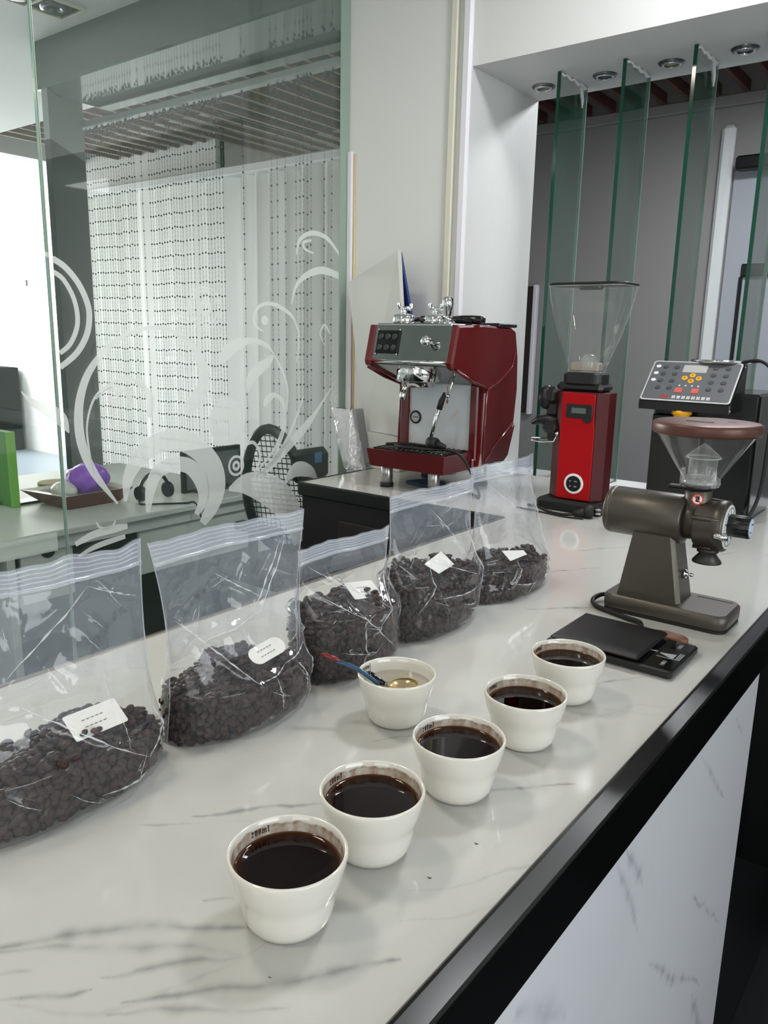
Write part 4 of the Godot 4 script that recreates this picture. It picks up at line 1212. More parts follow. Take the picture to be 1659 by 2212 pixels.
	lathe(ts, [Vector2(0.0, 0.0), Vector2(0.026, 0.0), Vector2(0.0265, 0.002), Vector2(0.020, 0.006), Vector2(0.0085, 0.014), Vector2(0.008, 0.022)], 28)
	obj("base", ts, M.chrome, tm)
	var th := S()
	lathe(th, [Vector2(0.008, 0.021), Vector2(0.011, 0.032), Vector2(0.0145, 0.044), Vector2(0.0165, 0.056), Vector2(0.016, 0.066), Vector2(0.012, 0.0725), Vector2(0.005, 0.0755), Vector2(0.0, 0.0762)], 28)
	obj("handle", th, M.chrome, tm)
	# power lead coiled on the drip tray
	var cb := thing("power_lead", "black power lead and plug lying across the espresso machine's drip tray", "power lead", Vector3(-1.355, CT + 0.1285, -1.87))
	var lead := S()
	tube(lead, spline([Vector3(-0.098, 0.006, -0.03), Vector3(-0.04, 0.010, -0.055), Vector3(0.045, 0.008, -0.06), Vector3(0.085, 0.010, -0.035), Vector3(0.06, 0.007, -0.025), Vector3(0.0, 0.006, -0.022), Vector3(-0.06, 0.007, -0.028), Vector3(-0.02, 0.006, -0.012), Vector3(0.05, 0.006, -0.016), Vector3(0.12, 0.007, -0.045), Vector3(0.165, -0.01, -0.05), Vector3(0.20, -0.07, -0.06), Vector3(0.215, -0.121, -0.07), Vector3(0.17, -0.1225, -0.10), Vector3(0.06, -0.1225, -0.16)], 6), 0.0045, 8)
	obj("cord", lead, M.rubber, cb)
	var plg := S()
	cyl(plg, 0.020, 0.0, 0.034, 0.004, 14, along(Vector3(0.055, 0.021, -0.038), Vector3(0.10, 0.026, -0.030)), 0.017)
	cyl(plg, 0.012, 0.0, 0.03, 0.003, 12, along(Vector3(0.086, 0.022, -0.032), Vector3(0.12, 0.016, -0.036)), 0.007)
	obj("plug", plg, M.rubber, cb)

func portafilter(at: Vector3, turn: float, label: String) -> void:
	var t := thing("portafilter", label, "portafilter", at, turn, "")
	var b := S()
	lathe(b, [Vector2(0.0, 0.0), Vector2(0.031, 0.0), Vector2(0.033, 0.002), Vector2(0.0345, 0.006), Vector2(0.0335, 0.017), Vector2(0.030, 0.024), Vector2(0.014, 0.029), Vector2(0.0, 0.030)], 32)
	obj("basket", b, M.chrome, t)
	var s := S()
	cyl(s, 0.009, 0.026, 0.044, 0.001, 12)
	tube(s, spline([Vector3(0, 0.042, 0), Vector3(0.010, 0.045, 0.001), Vector3(0.018, 0.042, 0.002), Vector3(0.022, 0.049, 0.003), Vector3(0.022, 0.058, 0.003)], 5), 0.0058, 10)
	tube(s, spline([Vector3(0, 0.042, 0), Vector3(-0.008, 0.046, 0.001), Vector3(-0.013, 0.044, 0.002), Vector3(-0.017, 0.051, 0.003), Vector3(-0.018, 0.059, 0.003)], 5), 0.0052, 10)
	obj("spout", s, M.chrome, t)
	var h := S()
	tube(h, [Vector3(0.030, 0.012, -0.004), Vector3(0.055, 0.013, -0.007), Vector3(0.056, 0.013, -0.007), Vector3(0.085, 0.014, -0.011), Vector3(0.110, 0.014, -0.014), Vector3(0.135, 0.013, -0.017), Vector3(0.15, 0.012, -0.019)], [0.006, 0.006, 0.0105, 0.0118, 0.0125, 0.0122, 0.008], 14)
	obj("handle", h, M.black_gloss, t)

func red_grinder() -> void:
	var t := thing("coffee_grinder", "tall red coffee grinder with a flared clear hopper", "coffee grinder", Vector3(-0.868, CT, -2.03))
	# footprint: flat front with chamfered flanks, y of the outline points back
	var body := PackedVector2Array([Vector2(-0.048, -0.060), Vector2(0.050, -0.060), Vector2(0.070, -0.028), Vector2(0.070, 0.02), Vector2(-0.086, 0.02), Vector2(-0.086, -0.022)])
	var st := S()
	ext(st, body, 0.032, 0.322, 0.002, upf())
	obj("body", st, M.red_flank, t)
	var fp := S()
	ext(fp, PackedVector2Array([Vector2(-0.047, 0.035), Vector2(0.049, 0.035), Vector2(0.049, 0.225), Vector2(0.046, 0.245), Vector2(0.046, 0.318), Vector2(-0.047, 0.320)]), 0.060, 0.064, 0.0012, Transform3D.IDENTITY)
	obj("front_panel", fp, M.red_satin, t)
	obj("base", boxm(Vector3(-0.005, 0.016, 0.02), Vector3(0.185, 0.032, 0.125), 0.008), M.black_plastic, t)
	for f in [[-0.08, 0.06], [0.07, 0.06], [-0.08, -0.02], [0.07, -0.02]]:
		var ft := S()
		cyl(ft, 0.013, 0.0, 0.006, 0.001, 14, Transform3D(Basis.IDENTITY, Vector3(f[0], 0, f[1])))
		obj("foot", ft, M.rubber, t)
	# display
	var d := S()
	ext(d, rrect(0.074, 0.036, 0.004, 4, Vector2(0.005, 0.272)), 0.062, 0.068, 0.001, Transform3D.IDENTITY)
	ext(d, circ(0.012, 18, Vector2(0.028, 0.254)), 0.062, 0.0675, 0.001, Transform3D.IDENTITY)
	var dp := obj("display", d, M.black_satin, t)
	obj("lcd", boxm(Vector3(0.004, 0.274, 0.0684), Vector3(0.040, 0.014, 0.0012)), mat("lcd_green", c8(84, 98, 90), 0.3), dp)
	# round maker's badge
	var bd := S()
	ext(bd, circ(0.0275, 36, Vector2(0.003, 0.078)), 0.063, 0.066, 0.0006, Transform3D.IDENTITY)
	var bo := obj("badge", bd, M.white_plastic, t)
	var bk := S()
	ext(bk, circ(0.0212, 32, Vector2(0.003, 0.078)), 0.0655, 0.0672, 0.0004, Transform3D.IDENTITY)
	obj("badge_centre", bk, M.black_gloss, bo)
	var mk := S()
	for k in 4:
		var q := Vector2(-0.006 if k % 2 == 0 else 0.009, 0.085 if k < 2 else 0.071)
		ext(mk, rrect(0.008 if k % 2 == 1 else 0.005, 0.0035, 0.001, 3, q), 0.067, 0.0679, 0.0, Transform3D.IDENTITY)
	obj("badge_mark", mk, M.steel, bo)
	# collar
	obj("collar", boxm(Vector3(-0.006, 0.333, 0.018), Vector3(0.130, 0.026, 0.082), 0.010), M.black_plastic, t)
	var cl := S()
	ext(cl, rrect(0.112, 0.078, 0.026, 6), 0.340, 0.372, 0.004, upf(Vector3(-0.003, 0, 0.018)))
	obj("hopper_socket", cl, M.black_plastic, t)
	# square flared hopper, thin-walled
	var hp := S()
	smooth(hp)
	var prof := [Vector2(0.046, 0.368), Vector2(0.049, 0.385), Vector2(0.060, 0.42), Vector2(0.076, 0.465), Vector2(0.091, 0.52), Vector2(0.099, 0.56), Vector2(0.104, 0.594)]
	var rings := []
	for p in prof:
		var ring := []
		for q in rrect(p.x * 2, p.x * 1.15, 0.022, 5): ring.append(Vector3(q.x - 0.003, p.y, 0.018 - q.y))
		rings.append(ring)
	for i in rings.size() - 1:
		var n: int = rings[i].size()
		for k in n:
			var j := (k + 1) % n
			quad(hp, rings[i][k], rings[i][j], rings[i + 1][j], rings[i + 1][k])
	obj("hopper", hp, M.acrylic, t)
	var hr := S()
	for y in [[0.104, 0.592], [0.045, 0.374]]:
		var rp := []
		for q in rrect(y[0] * 2, y[0] * 1.15, 0.022, 5): rp.append(Vector3(q.x - 0.003, y[1], 0.018 - q.y))
		rp.append(rp[0])
		tube(hr, rp, 0.0016, 6)
	obj("hopper_rim", hr, M.acrylic_thick, t)
	var ld := S()
	ext(ld, rrect(0.214, 0.125, 0.024, 6), 0.594, 0.600, 0.002, upf(Vector3(-0.003, 0, 0.018)))
	obj("hopper_lid", ld, M.black_satin, t)
	obj("lid_grip", boxm(Vector3(0.01, 0.588, 0.06), Vector3(0.06, 0.014, 0.03), 0.005), M.black_satin, t)
	var dm := S()
	lathe(dm, [Vector2(0.020, 0.372), Vector2(0.022, 0.385), Vector2(0.022, 0.398), Vector2(0.020, 0.408), Vector2(0.014, 0.416), Vector2(0.006, 0.420), Vector2(0.0, 0.421)], 24, Transform3D(Basis.IDENTITY, Vector3(0.002, 0, 0.02)))
	obj("hopper_dome", dm, M.acrylic_thick, t)
	obj("white_insert", boxm(Vector3(-0.006, 0.386, 0.016), Vector3(0.080, 0.024, 0.035), 0.004), mat("insert", c8(160, 150, 138), 0.5), t)
	# dosing side: handle lobes, fork, chrome wire rest
	var lv := S()
	box(lv, Vector3(-0.094, 0.305, 0.02), Vector3(0.045, 0.05, 0.05), 0.014)
	ball(lv, Vector3(-0.112, 0.300, 0.025), Vector3(0.022, 0.034, 0.022), 16, 10)
	box(lv, Vector3(-0.085, 0.27, 0.015), Vector3(0.045, 0.05, 0.05), 0.012)
	obj("dosing_chute", lv, M.black_plastic, t)
	var fk := S()
	tube(fk, [Vector3(-0.146, 0.228, 0.035), Vector3(-0.125, 0.238, 0.033), Vector3(-0.100, 0.240, 0.03), Vector3(-0.07, 0.236, 0.028)], [0.006, 0.013, 0.016, 0.016], 12)
	box(fk, Vector3(-0.085, 0.222, 0.03), Vector3(0.05, 0.032, 0.05), 0.010)
	box(fk, Vector3(-0.082, 0.197, 0.02), Vector3(0.035, 0.03, 0.035), 0.005)
	obj("holder", fk, M.black_plastic, t)
	var wr := S()
	tube(wr, [Vector3(-0.06, 0.203, 0.055), Vector3(-0.065, 0.185, 0.06), Vector3(-0.10, 0.182, 0.07), Vector3(-0.14, 0.184, 0.06), Vector3(-0.145, 0.185, 0.03), Vector3(-0.10, 0.186, 0.02)], 0.0024, 8)
	ball(wr, Vector3(-0.058, 0.207, 0.056), Vector3(0.006, 0.006, 0.006), 12, 8)
	obj("wire_rest", wr, M.chrome, t)
	var sw := S()
	ball(sw, Vector3(-0.080, 0.115, 0.0), Vector3(0.008, 0.018, 0.010), 12, 8)
	obj("side_knob", sw, M.black_plastic, t)
	# its lead and plug in front
	var cd := thing("power_plug", "black power plug with its lead lying in front of the red grinder", "power lead", Vector3(-0.80, CT, -1.925))
	var ls := S()
	tube(ls, spline([Vector3(-0.185, 0.006, -0.02), Vector3(-0.14, 0.012, 0.012), Vector3(-0.10, 0.005, 0.02), Vector3(-0.06, 0.005, 0.025), Vector3(-0.025, 0.009, 0.012)], 8), 0.0042, 8)
	tube(ls, spline([Vector3(-0.20, 0.003, 0.02), Vector3(-0.12, 0.003, 0.028), Vector3(-0.05, 0.003, 0.04), Vector3(0.0, 0.003, 0.03)], 6), 0.0022, 6)
	obj("cord", ls, M.rubber, cd)
	var ps := S()
	cyl(ps, 0.008, 0.0, 0.03, 0.002, 14, along(Vector3(-0.035, 0.010, 0.018), Vector3(0.0, 0.017, 0.005)), 0.013)
	cyl(ps, 0.0185, 0.0, 0.025, 0.005, 16, along(Vector3(-0.010, 0.0175, 0.007), Vector3(0.018, 0.0185, -0.003)), 0.017)
	obj("plug", ps, M.rubber, cd)
	for y in [0.024, 0.013]:
		var pr := S()
		cyl(pr, 0.0022, 0.0, 0.016, 0.0005, 8, along(Vector3(0.015, y, -0.003), Vector3(0.04, y, -0.012)))
		obj("prong", pr, M.steel, cd)

func dispenser() -> void:
	var t := thing("syrup_dispenser", "black syrup dispenser with a sloping grey button panel", "dispenser", Vector3(-0.64, CT, -2.16))
	obj("body", boxm(Vector3(0.038, 0.165, -0.125), Vector3(0.265, 0.33, 0.25), 0.006), mat("black_steel", c8(20, 22, 23), 0.18, 0.35), t)
	obj("front_plate", boxm(Vector3(-0.025, 0.135, 0.014), Vector3(0.13, 0.26, 0.008), 0.003), M.black_plastic, t)
	# wedge-shaped console
	var cs := S()
	ext(cs, PackedVector2Array([Vector2(-0.060, 0.280), Vector2(0.07, 0.280), Vector2(0.07, 0.402), Vector2(0.040, 0.404), Vector2(-0.060, 0.302)]), -0.117, 0.117, 0.003, sidef())
	obj("console", cs, M.black_satin, t)
	var bas := Basis(Vector3.RIGHT, -0.776)
	var fr := Transform3D(bas, Vector3(0, 0.354, 0.0115))       # x across, y up the slope, z out of it
	var pn := S()
	ext(pn, rrect(0.230, 0.140, 0.008, 4), 0.0, 0.002, 0.0006, fr)
	var po := obj("panel_rim", pn, mat("panel_rim", c8(196, 198, 198), 0.35), t)
	var pi := S()
	ext(pi, rrect(0.222, 0.132, 0.006, 4), 0.0015, 0.0028, 0.0004, fr)
	obj("panel_face", pi, mat("panel_grey", c8(92, 95, 98), 0.4), po)
	var keyc := mat("key_dark", c8(70, 73, 76), 0.3)
	for r in 4:
		for c in 4:
			var x: float = [-0.078, -0.048, 0.052, 0.083][c]
			var kk := S()
			ext(kk, rrect(0.014, 0.012, 0.005, 4, Vector2(x, 0.047 - 0.0245 * r)), 0.002, 0.0052, 0.0012, fr)
			obj("key", kk, keyc, po)
	for r in 3:
		var wl := S()
		ext(wl, rrect(0.013, 0.010, 0.0048, 4, Vector2(-0.098, 0.049 - 0.0245 * r)), 0.002, 0.0034, 0.0004, fr)
		obj("white_label", wl, M.white_plastic, po)
	var sc := S()
	ext(sc, rrect(0.062, 0.026, 0.002, 3, Vector2(0.0, 0.043)), 0.002, 0.0036, 0.0005, fr)
	obj("display", sc, mat("lcd_pale", c8(176, 178, 174), 0.3), po)
	for q in [Vector2(0.0, 0.020), Vector2(-0.018, 0.010), Vector2(0.018, 0.010), Vector2(0.0, 0.0)]:
		var yb := S()
		ext(yb, circ(0.0078, 18, q), 0.002, 0.0046, 0.001, fr)
		obj("yellow_key", yb, M.yellow, po)
		var mk := S()
		for i in 2: ext(mk, rrect(0.006, 0.0012, 0.0004, 2, q + Vector2(0, 0.0018 - 0.0036 * i)), 0.0045, 0.0050, 0.0, fr)
		obj("key_print", mk, M.ink, po)
	for k in 4:
		var lm := S()
		ext(lm, PackedVector2Array([Vector2(-0.003, -0.0025), Vector2(0.003, -0.0025), Vector2(0.0, 0.003)]), 0.002, 0.0034, 0.0, fr * Transform3D(Basis.IDENTITY, Vector3(-0.024 + 0.016 * k, -0.016, 0)))
		obj("arrow_mark", lm, M.white_plastic, po)
	for x in [-0.022, 0.020]:
		var rk := S()
		ext(rk, rrect(0.019, 0.017, 0.002, 3, Vector2(x, -0.034)), 0.002, 0.005, 0.001, fr)
		obj("red_key", rk, mat("key_red", c8(206, 96, 84), 0.35), po)
	# row of block characters: one red sign, then eight white ones
	rng.seed = 77
	var rt := S()
	ext(rt, rrect(0.022, 0.010, 0.003, 3, Vector2(-0.052, -0.057)), 0.002, 0.0032, 0.0, fr)
	obj("red_mark", rt, mat("mark_deep_red", c8(150, 60, 58), 0.4), po)
	var gl := S()
	for k in 8:
		var cx := -0.028 + 0.0125 * k
		for i in 3: ext(gl, rrect(0.009, 0.0014, 0.0003, 2, Vector2(cx, -0.0535 - 0.0035 * i)), 0.002, 0.0032, 0.0, fr)
		for i in 2: ext(gl, rrect(0.0014, 0.0095, 0.0003, 2, Vector2(cx - 0.0025 + 0.005 * i + rng.randf_range(-0.001, 0.001), -0.057)), 0.002, 0.0033, 0.0, fr)
	obj("title_print", gl, M.white_plastic, po)
	# yellow nozzle under the console
	var nz := S()
	lathe(nz, [Vector2(0.0, 0.235), Vector2(0.018, 0.235), Vector2(0.020, 0.255), Vector2(0.020, 0.268), Vector2(0.025, 0.270), Vector2(0.026, 0.281), Vector2(0.0, 0.281)], 20, Transform3D(Basis.IDENTITY, Vector3(-0.008, 0, 0.035)))
	obj("nozzle", nz, M.yellow, t)
	# steel lid on top
	var ld := S()
	cyl(ld, 0.085, 0.404, 0.412, 0.003, 36, Transform3D(Basis.IDENTITY, Vector3(0.05, 0, -0.10)))
	obj("lid", ld, M.chrome, t)
	for p in [Vector3(0.117, 0.288, 0.062), Vector3(0.118, 0.395, -0.04)]:
		var s := S()
		ball(s, p, Vector3(0.003, 0.003, 0.003), 8, 6)
		obj("screw", s, M.steel, t)
	obj("steel_side", boxm(Vector3(0.1725, 0.165, -0.125), Vector3(0.004, 0.32, 0.23), 0.001), mat("side_steel", c8(70, 78, 78), 0.2, 0.7), t)
	var cd := S()
	tube(cd, spline([Vector3(0.09, 0.402, -0.05), Vector3(0.16, 0.412, -0.02), Vector3(0.20, 0.36, 0.0), Vector3(0.203, 0.2, 0.005), Vector3(0.195, 0.07, 0.0), Vector3(0.17, 0.008, 0.02), Vector3(0.12, 0.006, 0.05)], 6), 0.0045, 8)
	obj("power_cord", cd, M.rubber, t)

func brown_grinder() -> void:
	var t := thing("bench_grinder", "bronze-coloured bench coffee grinder with a clear funnel hopper and brown lid", "coffee grinder", Vector3(-0.388, CT, -1.318))
	var b := S()
	ext(b, rrect(0.206, 0.108, 0.020, 6), 0.004, 0.030, 0.004, upf(), true)
	var bo := obj("base", b, M.bronze, t)
	var pl := S()
	ext(pl, rrect(0.204, 0.106, 0.019, 6), 0.0, 0.005, 0.001, upf())
	obj("base_pad", pl, M.rubber, bo)
	obj("groove", boxm(Vector3(0.062, 0.0302, -0.036), Vector3(0.058, 0.001, 0.003)), M.black_matte, bo)
	# tapered post
	var p := S()
	flat(p)
	var lo := [Vector3(-0.082, 0.029, 0.034), Vector3(0.018, 0.029, 0.034), Vector3(0.024, 0.029, 0.026), Vector3(0.024, 0.029, -0.030), Vector3(-0.082, 0.029, -0.030)]
	var hi := [Vector3(-0.064, 0.145, 0.030), Vector3(-0.004, 0.145, 0.030), Vector3(0.002, 0.145, 0.023), Vector3(0.002, 0.145, -0.024), Vector3(-0.064, 0.145, -0.024)]
	for k in 5:
		var j := (k + 1) % 5
		quad(p, lo[k], lo[j], hi[j], hi[k])
	obj("post", p, M.bronze, t)
	var sw := S()
	var sx := Transform3D(Basis(Vector3(0, 0, 1), -PI / 2), Vector3(0.0165, 0.075, -0.002))
	cyl(sw, 0.0085, 0.0, 0.004, 0.001, 16, sx)
	cyl(sw, 0.005, 0.004, 0.007, 0.001, 12, sx)
	cyl(sw, 0.0018, 0.006, 0.012, 0.0003, 10, sx)
	ball(sw, sx * Vector3(0, 0.012, 0), Vector3(0.0035, 0.0035, 0.0035), 10, 8)
	obj("toggle_switch", sw, M.chrome, t)
	var bn := S()
	ball(bn, Vector3(-0.081, 0.055, 0.012), Vector3(0.004, 0.004, 0.004), 8, 6)
	obj("rear_button", bn, M.black_plastic, t)
	# motor barrel lying along x
	var mx := Transform3D(Basis(Vector3(0, 0, 1), -PI / 2), Vector3(-0.120, 0.168, 0))     # its y runs along +x
	var m := S()
	lathe(m, [Vector2(0.0, 0.0), Vector2(0.036, 0.0), Vector2(0.0395, 0.002), Vector2(0.041, 0.006), Vector2(0.041, 0.0105), Vector2(0.0403, 0.0115), Vector2(0.041, 0.0125), Vector2(0.041, 0.128), Vector2(0.040, 0.131), Vector2(0.035, 0.132), Vector2(0.0, 0.132)], 44, mx)
	obj("motor", m, M.bronze, t)
	var cn := S()
	cyl(cn, 0.031, 0.130, 0.155, 0.002, 28, mx)
	box(cn, Vector3(0.024, 0.172, 0), Vector3(0.030, 0.05, 0.044), 0.006)
	obj("coupling", cn, M.bronze_dark, t)
	var br := S()
	var bx := Transform3D(Basis(Vector3(0, 0, 1), -PI / 2), Vector3(0.030, 0.166, 0))
	lathe(br, [Vector2(0.0, 0.0), Vector2(0.036, 0.0), Vector2(0.039, 0.003), Vector2(0.039, 0.028), Vector2(0.042, 0.031), Vector2(0.042, 0.044), Vector2(0.040, 0.047), Vector2(0.0, 0.047)], 40, bx)
	obj("burr_housing", br, M.bronze, t)
	for a in [0.4, 1.9, 3.5, 5.1]:
		var rb := S()
		var q := Vector3(0.030, 0.166 + 0.0395 * sin(a), 0.0395 * cos(a))
		tube(rb, [q, q + Vector3(0.042, 0, 0)], 0.0035, 8)
		obj("housing_rib", rb, M.bronze, t)
	var dl := S()
	cyl(dl, 0.036, 0.047, 0.0495, 0.0006, 40, bx)
	var dial := obj("dial", dl, M.white_plastic, t)
	var tk := S()
	for k in 40:
		var a := TAU * k / 40
		var ln := 0.005 if k % 4 == 0 else 0.003
		box(tk, Vector3(0.0, 0.033 - ln / 2, 0), Vector3(0.0006, ln, 0.0007), 0.0, Transform3D(Basis(Vector3.RIGHT, a), Vector3(0.0797, 0.166, 0)))
	obj("dial_ticks", tk, M.ink, dial)
	for k in 10:
		var a := -TAU * k / 10
		var w := S()
		words(w, str(k + 1), 0.0075, Transform3D(Basis(Vector3.RIGHT, a) * Basis(Vector3.UP, PI / 2), Vector3(0.0798, 0.166, 0) + Basis(Vector3.RIGHT, a) * Vector3(0, 0.0245, 0)), "Droid Sans", 0.0003)
		put("dial_figure", w.commit(), M.ink, dial)
	var kn := S()
	var ridge := PackedVector2Array()
	for i in 72:
		var a := TAU * i / 72
		ridge.append(Vector2(cos(a), sin(a)) * (0.0178 + 0.0004 * cos(a * 18.0)))
	ext(kn, ridge, 0.0, 0.033, 0.0012, Transform3D(Basis(Vector3(0, 0, -1), Vector3(0, 1, 0), Vector3(1, 0, 0)), Vector3(0.079, 0.170, 0.002)), true)
	var ko := obj("knob", kn, M.black_satin, t)
	var kf := S()
	cyl(kf, 0.0150, 0.0, 0.0012, 0.0003, 30, Transform3D(Basis(Vector3(0, 0, 1), -PI / 2), Vector3(0.1115, 0.170, 0.002)))
	var kfo := obj("knob_face", kf, mat("face_blue", c8(186, 204, 226), 0.3), ko)
	var km := S()
	box(km, Vector3(0.113, 0.175, -0.003), Vector3(0.0006, 0.0016, 0.011), 0.0, Transform3D.IDENTITY)
	box(km, Vector3(0.113, 0.163, 0.004), Vector3(0.0006, 0.0016, 0.006), 0.0, Transform3D.IDENTITY)
	obj("face_mark", km, M.ink, kfo)
	var cs := S()
	cyl(cs, 0.0058, 0.0, 0.020, 0.0012, 14, Transform3D(Basis(Vector3(0, 0, 1), -PI / 2), Vector3(0.068, 0.157, 0.040)))
	cyl(cs, 0.0068, 0.006, 0.015, 0.001, 8, Transform3D(Basis(Vector3(0, 0, 1), -PI / 2), Vector3(0.068, 0.157, 0.040)))
	obj("lock_screw", cs, M.chrome, t)
	# spout
	var sp := S()
	lathe(sp, [Vector2(0.0, 0.108), Vector2(0.023, 0.106), Vector2(0.0225, 0.109), Vector2(0.013, 0.121), Vector2(0.017, 0.124), Vector2(0.017, 0.129), Vector2(0.0, 0.130)], 24, Transform3D(Basis.IDENTITY, Vector3(0.052, -0.002, 0.006)))
	obj("spout", sp, mat("spout_dark", c8(38, 34, 28), 0.4), t)
	# throat with its round warning sticker
	var th := S()
	cyl(th, 0.021, 0.165, 0.222, 0.002, 28, Transform3D(Basis.IDENTITY, Vector3(0.026, 0, 0)))
	obj("throat", th, M.bronze, t)
	var tc := S()
	cyl(tc, 0.027, 0.221, 0.231, 0.003, 28, Transform3D(Basis.IDENTITY, Vector3(0.024, 0, 0)))
	box(tc, Vector3(-0.004, 0.223, 0.006), Vector3(0.034, 0.005, 0.02), 0.002)
	obj("throat_collar", tc, M.black_plastic, t)
	var wx := Transform3D(Basis(Vector3.UP, 0.25), Vector3(0.026, 0.208, 0))
	var ws := S()
	ext(ws, circ(0.0092, 28), 0.0205, 0.0218, 0.0002, wx)
	var wo := obj("warning_sticker", ws, mat("sign_red", c8(206, 58, 42), 0.4), t)
	var wi := S()
	ext(wi, circ(0.0072, 24), 0.0216, 0.0220, 0.0001, wx)
	obj("sticker_field", wi, M.white_plastic, wo)
	var wf := S()
	ext(wf, rrect(0.0058, 0.0085, 0.001, 3), 0.0218, 0.0223, 0.0, wx)
	for k in 4: ext(wf, rrect(0.0011, 0.0045, 0.0005, 2, Vector2(-0.0024 + 0.0016 * k, 0.0045)), 0.0218, 0.0223, 0.0, wx)
	obj("sticker_hand", wf, M.ink, wo)
	var wb := S()
	ext(wb, rrect(0.0015, 0.0165, 0.0003, 2), 0.0222, 0.0226, 0.0, wx * Transform3D(Basis(Vector3(0, 0, 1), 0.78), Vector3.ZERO))
	obj("sticker_bar", wb, M.sign_red, wo)
	# funnel hopper with the little clear house inside
	var hx := Transform3D(Basis.IDENTITY, Vector3(0.028, 0, 0))
	var fn := S()
	lathe(fn, [Vector2(0.023, 0.228), Vector2(0.025, 0.234), Vector2(0.030, 0.242), Vector2(0.074, 0.310), Vector2(0.077, 0.314)], 44, hx)
	var fo := obj("funnel", fn, M.acrylic, t)
	var fr := S()
	lathe(fr, [Vector2(0.0215, 0.228), Vector2(0.0285, 0.228), Vector2(0.030, 0.232), Vector2(0.029, 0.240), Vector2(0.0255, 0.242), Vector2(0.0215, 0.236), Vector2(0.0215, 0.228)], 32, hx)
	obj("funnel_foot", fr, M.acrylic_thick, fo)
	for k in 3:
		var a := 0.6 + TAU * k / 3
		var lg := S()
		var c := hx * Vector3(cos(a) * 0.029, 0, sin(a) * 0.029)
		cyl(lg, 0.0042, 0.228, 0.256, 0.001, 12, Transform3D(Basis.IDENTITY, c))
		obj("clip_post", lg, M.acrylic_thick, fo)
	var gu := S()
	lathe(gu, [Vector2(0.022, 0.236), Vector2(0.022, 0.272), Vector2(0.0278, 0.273), Vector2(0.027, 0.276), Vector2(0.002, 0.2965), Vector2(0.0, 0.297)], 28, hx)
	var guo := obj("bean_guard", gu, M.acrylic_thick, fo)
	var ge := S()
	lathe(ge, [Vector2(0.0262, 0.2725), Vector2(0.028, 0.2735), Vector2(0.0270, 0.2755), Vector2(0.0262, 0.2725)], 28, hx)
	obj("guard_edge", ge, M.glass_edge_pale, guo)
	var ld := S()
	lathe(ld, [Vector2(0.0, 0.3125), Vector2(0.0795, 0.3125), Vector2(0.0820, 0.3132), Vector2(0.0830, 0.3155), Vector2(0.0832, 0.3160), Vector2(0.0832, 0.3265), Vector2(0.0826, 0.3295), Vector2(0.0805, 0.3312), Vector2(0.078, 0.3318), Vector2(0.040, 0.3326), Vector2(0.0, 0.333)], 48, hx)
	var lo2 := obj("hopper_lid", ld, M.lid_brown, t)
	var sl := S()
	ext(sl, rrect(0.044, 0.013, 0.006, 5, Vector2(0.022, -0.020)), 0.3318, 0.3336, 0.0004, upf())
	ext(sl, rrect(0.014, 0.008, 0.0038, 4, Vector2(0.062, 0.012)), 0.3308, 0.3330, 0.0004, upf())
	obj("lid_slot", sl, mat("slot_dark", c8(48, 28, 24), 0.5), lo2)
	# cord
	var cd := S()
	tube(cd, spline([Vector3(-0.100, 0.012, 0.0), Vector3(-0.118, 0.012, 0.012), Vector3(-0.124, 0.007, 0.035), Vector3(-0.108, 0.005, 0.058), Vector3(-0.08, 0.005, 0.07), Vector3(-0.045, 0.005, 0.082), Vector3(-0.02, 0.006, 0.092), Vector3(-0.012, 0.0055, 0.105)], 7), 0.0042, 8)
	obj("power_cord", cd, M.rubber, t)

